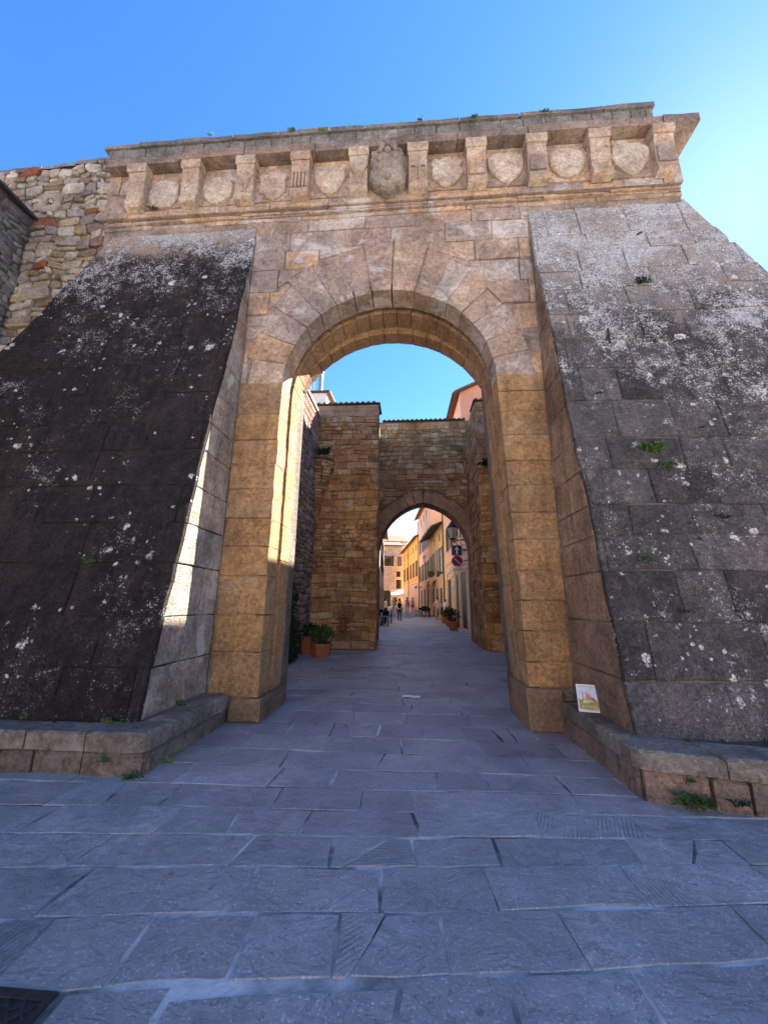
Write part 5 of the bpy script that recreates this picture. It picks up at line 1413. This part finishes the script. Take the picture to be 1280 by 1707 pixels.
for i, (x, y, r_) in enumerate(((.62, 36.7, 1.57), (1.3, 35.9, 3.14), (.5, 38.2, 1.6), (1.1, 37.5, 3.1))):
    cafe_chair('cafe_chair', (x, y, street_z(y)), r_, 'black_wood', ['dark cafe chair on the street side of the nearer black-clothed table', 'dark cafe chair in front of the nearer black-clothed table', 'dark cafe chair on the street side of the farther black-clothed table', 'dark cafe chair between the two black-clothed tables'][i], 'chairs outside the tan house')
for x, y, lb in ((-2.15, 26.3, 'cafe table with white cloth beside the white house'), (-2.2, 28.6, 'second white-clothed cafe table, farther along the white house')):
    cafe_table((x, y, street_z(y)), 'black_wood', lb, 'cafe tables', 'cloth_white')
for x, y, r_, lb in ((-1.72, 25.4, 3.3, 'black cafe chair in front of the nearer white-clothed table, street corner side'), (-2.2, 25.5, 3.1, 'black cafe chair in front of the nearer white-clothed table, house wall side'), (-1.62, 27.1, -1.4, 'black cafe chair standing between the two white-clothed tables, out towards the street'), (-2.2, 27.6, 3.1, 'black cafe chair between the two white-clothed tables, close to the house wall'), (-1.7, 29.0, -1.5, 'black cafe chair beyond the farther white-clothed table')):
    cafe_chair('cafe_chair', (x, y, street_z(y)), r_, 'black_wood', lb, 'chairs beside the white house')

# ------------------------------------------------------------------ people
def person(loc, rot, h, label, top, legs, pose='stand', shorts=False, hair='hair', pack=False, sleeve=.5):
    """one continuous skinned body; faces coloured by nearest bone"""
    t = thing('person', loc, label, 'person', 'people in the street'); t.rotation_euler = (0, 0, rot)
    st = .14 if pose == 'walk' else .02
    arm = {'stand': ((.23, .02, 1.10), (.25, -.04, .85)), 'walk': ((.24, .08, 1.10), (.25, .02, .86)), 'hip': ((.34, .04, 1.14), (.20, -.08, 1.0))}[pose]
    J = [('pelvis', (0, 0, .93), .125, None), ('waist', (0, 0, 1.08), .115, 0), ('chest', (0, .0, 1.27), .135, 1), ('neckb', (0, .01, 1.42), .075, 2), ('neck', (0, -.005, 1.49), .052, 3), ('head', (0, -.015, 1.60), .082, 4), ('crown', (0, -.005, 1.69), .068, 5)]
    for sx in (-1, 1):
        k = len(J); dy = st*sx
        J += [('hip', (sx*.095, 0, .87), .095, 0), ('knee', (sx*.10, -dy*.8-.01, .49), .060, k), ('ankle', (sx*.105, -dy*1.5+.03, .09), .042, k+1), ('toe', (sx*.115, -dy*1.5-.12, .035), .035, k+2)]
        k = len(J); e, w_ = arm
        J += [('shoulder', (sx*.175, .01, 1.385), .058, 3), ('elbow', (sx*e[0], e[1]+dy*.3, e[2]), .042, k), ('wrist', (sx*w_[0], w_[1]-abs(dy)*.1+dy*.6, w_[2]), .030, k+1), ('hand', (sx*(w_[0]-.0), w_[1]-.03+dy*.7, w_[2]-.10), .032, k+2)]
        kk = len(J)-1
        for fi in range(4): J.append(('finger', (sx*w_[0]+(fi-1.5)*.006, w_[1]-.055+fi*.018+dy*.7, w_[2]-.185+abs(fi-1.4)*.008), .0095, kk))
        J.append(('thumb', (sx*w_[0]-sx*.02, w_[1]-.075+dy*.7, w_[2]-.12), .010, kk))
    sc = h/1.76
    me = bpy.data.meshes.new('body'); me.from_pydata([tuple(Vector(j[1])*sc) for j in J], [(j[3], i) for i, j in enumerate(J) if j[3] is not None], [])
    o = bpy.data.objects.new('body_tmp', me); COL.objects.link(o)
    md = o.modifiers.new('skin', 'SKIN'); o.modifiers.new('sub', 'SUBSURF').levels = 1
    for i, j in enumerate(J):
        s_ = me.skin_vertices[0].data[i]; r_ = j[2]*sc; s_.radius = (r_, r_*(.72 if j[0] in ('chest', 'waist', 'pelvis') else 1)); s_.use_root = (i == 0)
    dg = bpy.context.evaluated_depsgraph_get(); ev = o.evaluated_get(dg); nm = bpy.data.meshes.new_from_object(ev)
    vs = [tuple(v.co) for v in nm.vertices]; fs = [tuple(p.vertices) for p in nm.polygons]
    bpy.data.objects.remove(o)
    mats = ['skin', top, legs, 'shoe']; idx = []
    for f_ in fs:
        c = sum((Vector(vs[i]) for i in f_), Vector())/len(f_)/sc; best = min(range(len(J)), key=lambda i: (Vector(J[i][1])-c).length-J[i][2]*.5); n_ = J[best][0]
        if n_ in ('waist', 'chest', 'neckb', 'shoulder'): k = 1
        elif n_ == 'pelvis': k = 1 if c.z > .93 else 2
        elif n_ == 'elbow': k = 1 if sleeve > .4 and c.z > J[best][1][2]-.02*sleeve*5 else 0
        elif n_ == 'hip': k = 2
        elif n_ == 'knee': k = 0 if shorts and c.z < .56 else 2
        elif n_ == 'ankle': k = 0 if shorts and c.z > .12 else (3 if c.z < .10 else 2)
        elif n_ == 'toe': k = 3
        else: k = 0
        idx.append(k)
    L = Vector(loc); body = add('body', [tuple(Vector(v)+L) for v in vs], fs, None, t, smooth=True, mats=mats, midx=idx)
    def part(nm_, mb, mat): return add(nm_, [tuple(Vector(q)*sc+L) for q in mb.v], mb.f, mat, t, smooth=True)
    m = MB(); m.ball((0, .018, 1.665), .098, 12, 8, (.92, 1.02, .95)); m.ball((0, .055, 1.60), .075, 10, 6, (1, .7, 1.1)); part('hair', m, hair)
    m = MB(); m.ball((0, -.105, 1.605), .016, 6, 4, (.8, 1, 1.3)); part('nose', m, 'skin')
    for sx in (-1, 1): m = MB(); m.ball((sx*.034, -.088, 1.635), .011, 6, 4); part('eye', m, 'hair'); m = MB(); m.ball((sx*.088, .0, 1.615), .022, 6, 4, (.4, .7, 1.2)); part('ear', m, 'skin')
    m = MB(); m.ball((0, -.090, 1.565), .020, 6, 4, (1.2, .5, .3)); part('mouth', m, 'cloth_red')
    if pack:
        m = MB(); m.ball((0, .19, 1.23), .2, 12, 8, (.85, .62, 1.15)); part('backpack', m, 'cloth_black')
    return t
Z = street_z
person((-.94, 29.5, Z(29.5)), rad(180), 1.66, 'person in white top walking away with black backpack and dark trousers', 'cloth_white', 'cloth_navy', 'walk', pack=True)
person((2.0, 31.3, Z(31.3)), rad(5), 1.76, 'person in pink shirt and khaki trousers with hands near hips by the tan house', 'cloth_pink', 'cloth_khaki', 'hip')
person((-.55, 42.4, Z(42.4)), rad(185), 1.72, 'person in pale pink top and light shorts walking beside another in pink', 'cloth_pink', 'cloth_cream', 'walk', shorts=True)
person((.05, 42.7, Z(42.7)), rad(175), 1.68, 'person in pink dress-length top and dark red shorts at the far end', 'cloth_pink', 'cloth_red', 'stand', shorts=True)
person((-1.75, 38.0, Z(38)), rad(170), 1.70, 'person in cream clothes farther up the street near the sunny fronts', 'cloth_cream', 'cloth_cream', 'walk')
person((-1.15, 36.5, Z(36.5)), rad(190), 1.66, 'person in red top and black trousers partly behind the backpacker', 'cloth_red', 'cloth_black', 'stand')
person((2.42, 29.6, Z(29.6)), rad(-60), 1.64, 'person in white shirt standing close to the pink house wall', 'cloth_white', 'cloth_black', 'stand')
person((-2.05, 30.4, Z(30.4)), rad(120), 1.72, 'person in white shirt and black apron trousers serving at the white-clothed tables', 'cloth_white', 'cloth_black', 'stand')
person((-1.9, 46.0, Z(46)), rad(10), 1.70, 'small distant person in black near the stone tower house', 'cloth_black', 'cloth_navy', 'walk')

# ------------------------------------------------------------------ unseen houses added behind the camera to bounce warm sunlight onto the gate
for i, (x0, x1, h, mt, lb) in enumerate(((-30, -13, 9.5, 'plaster_cream', 'unseen cream house added across the square to bounce sunlight onto the gate'), (-12.8, 3, 11.5, 'plaster_ochre', 'unseen ochre house added across the square to bounce sunlight, tallest of the three'), (3.2, 19, 9.0, 'plaster_white', 'unseen white house added across the square to bounce sunlight onto the gate'))):
    Hs = house('town_house', lb, (x0, -24), (x1, -24), -.1, h, 9, mt, side=1, eave=.5, group='added houses across the square')
    n_ = 4
    for k in range(n_):
        for z in (4.6, 7.2 if h < 11 else 8.0): window(Hs, (k+.5)*(x1-x0)/n_, z, 1.0, 1.6, 'shutter_brown')
        door(Hs, (k+.5)*(x1-x0)/n_+1.2, 1.3, 2.6, z=.02)
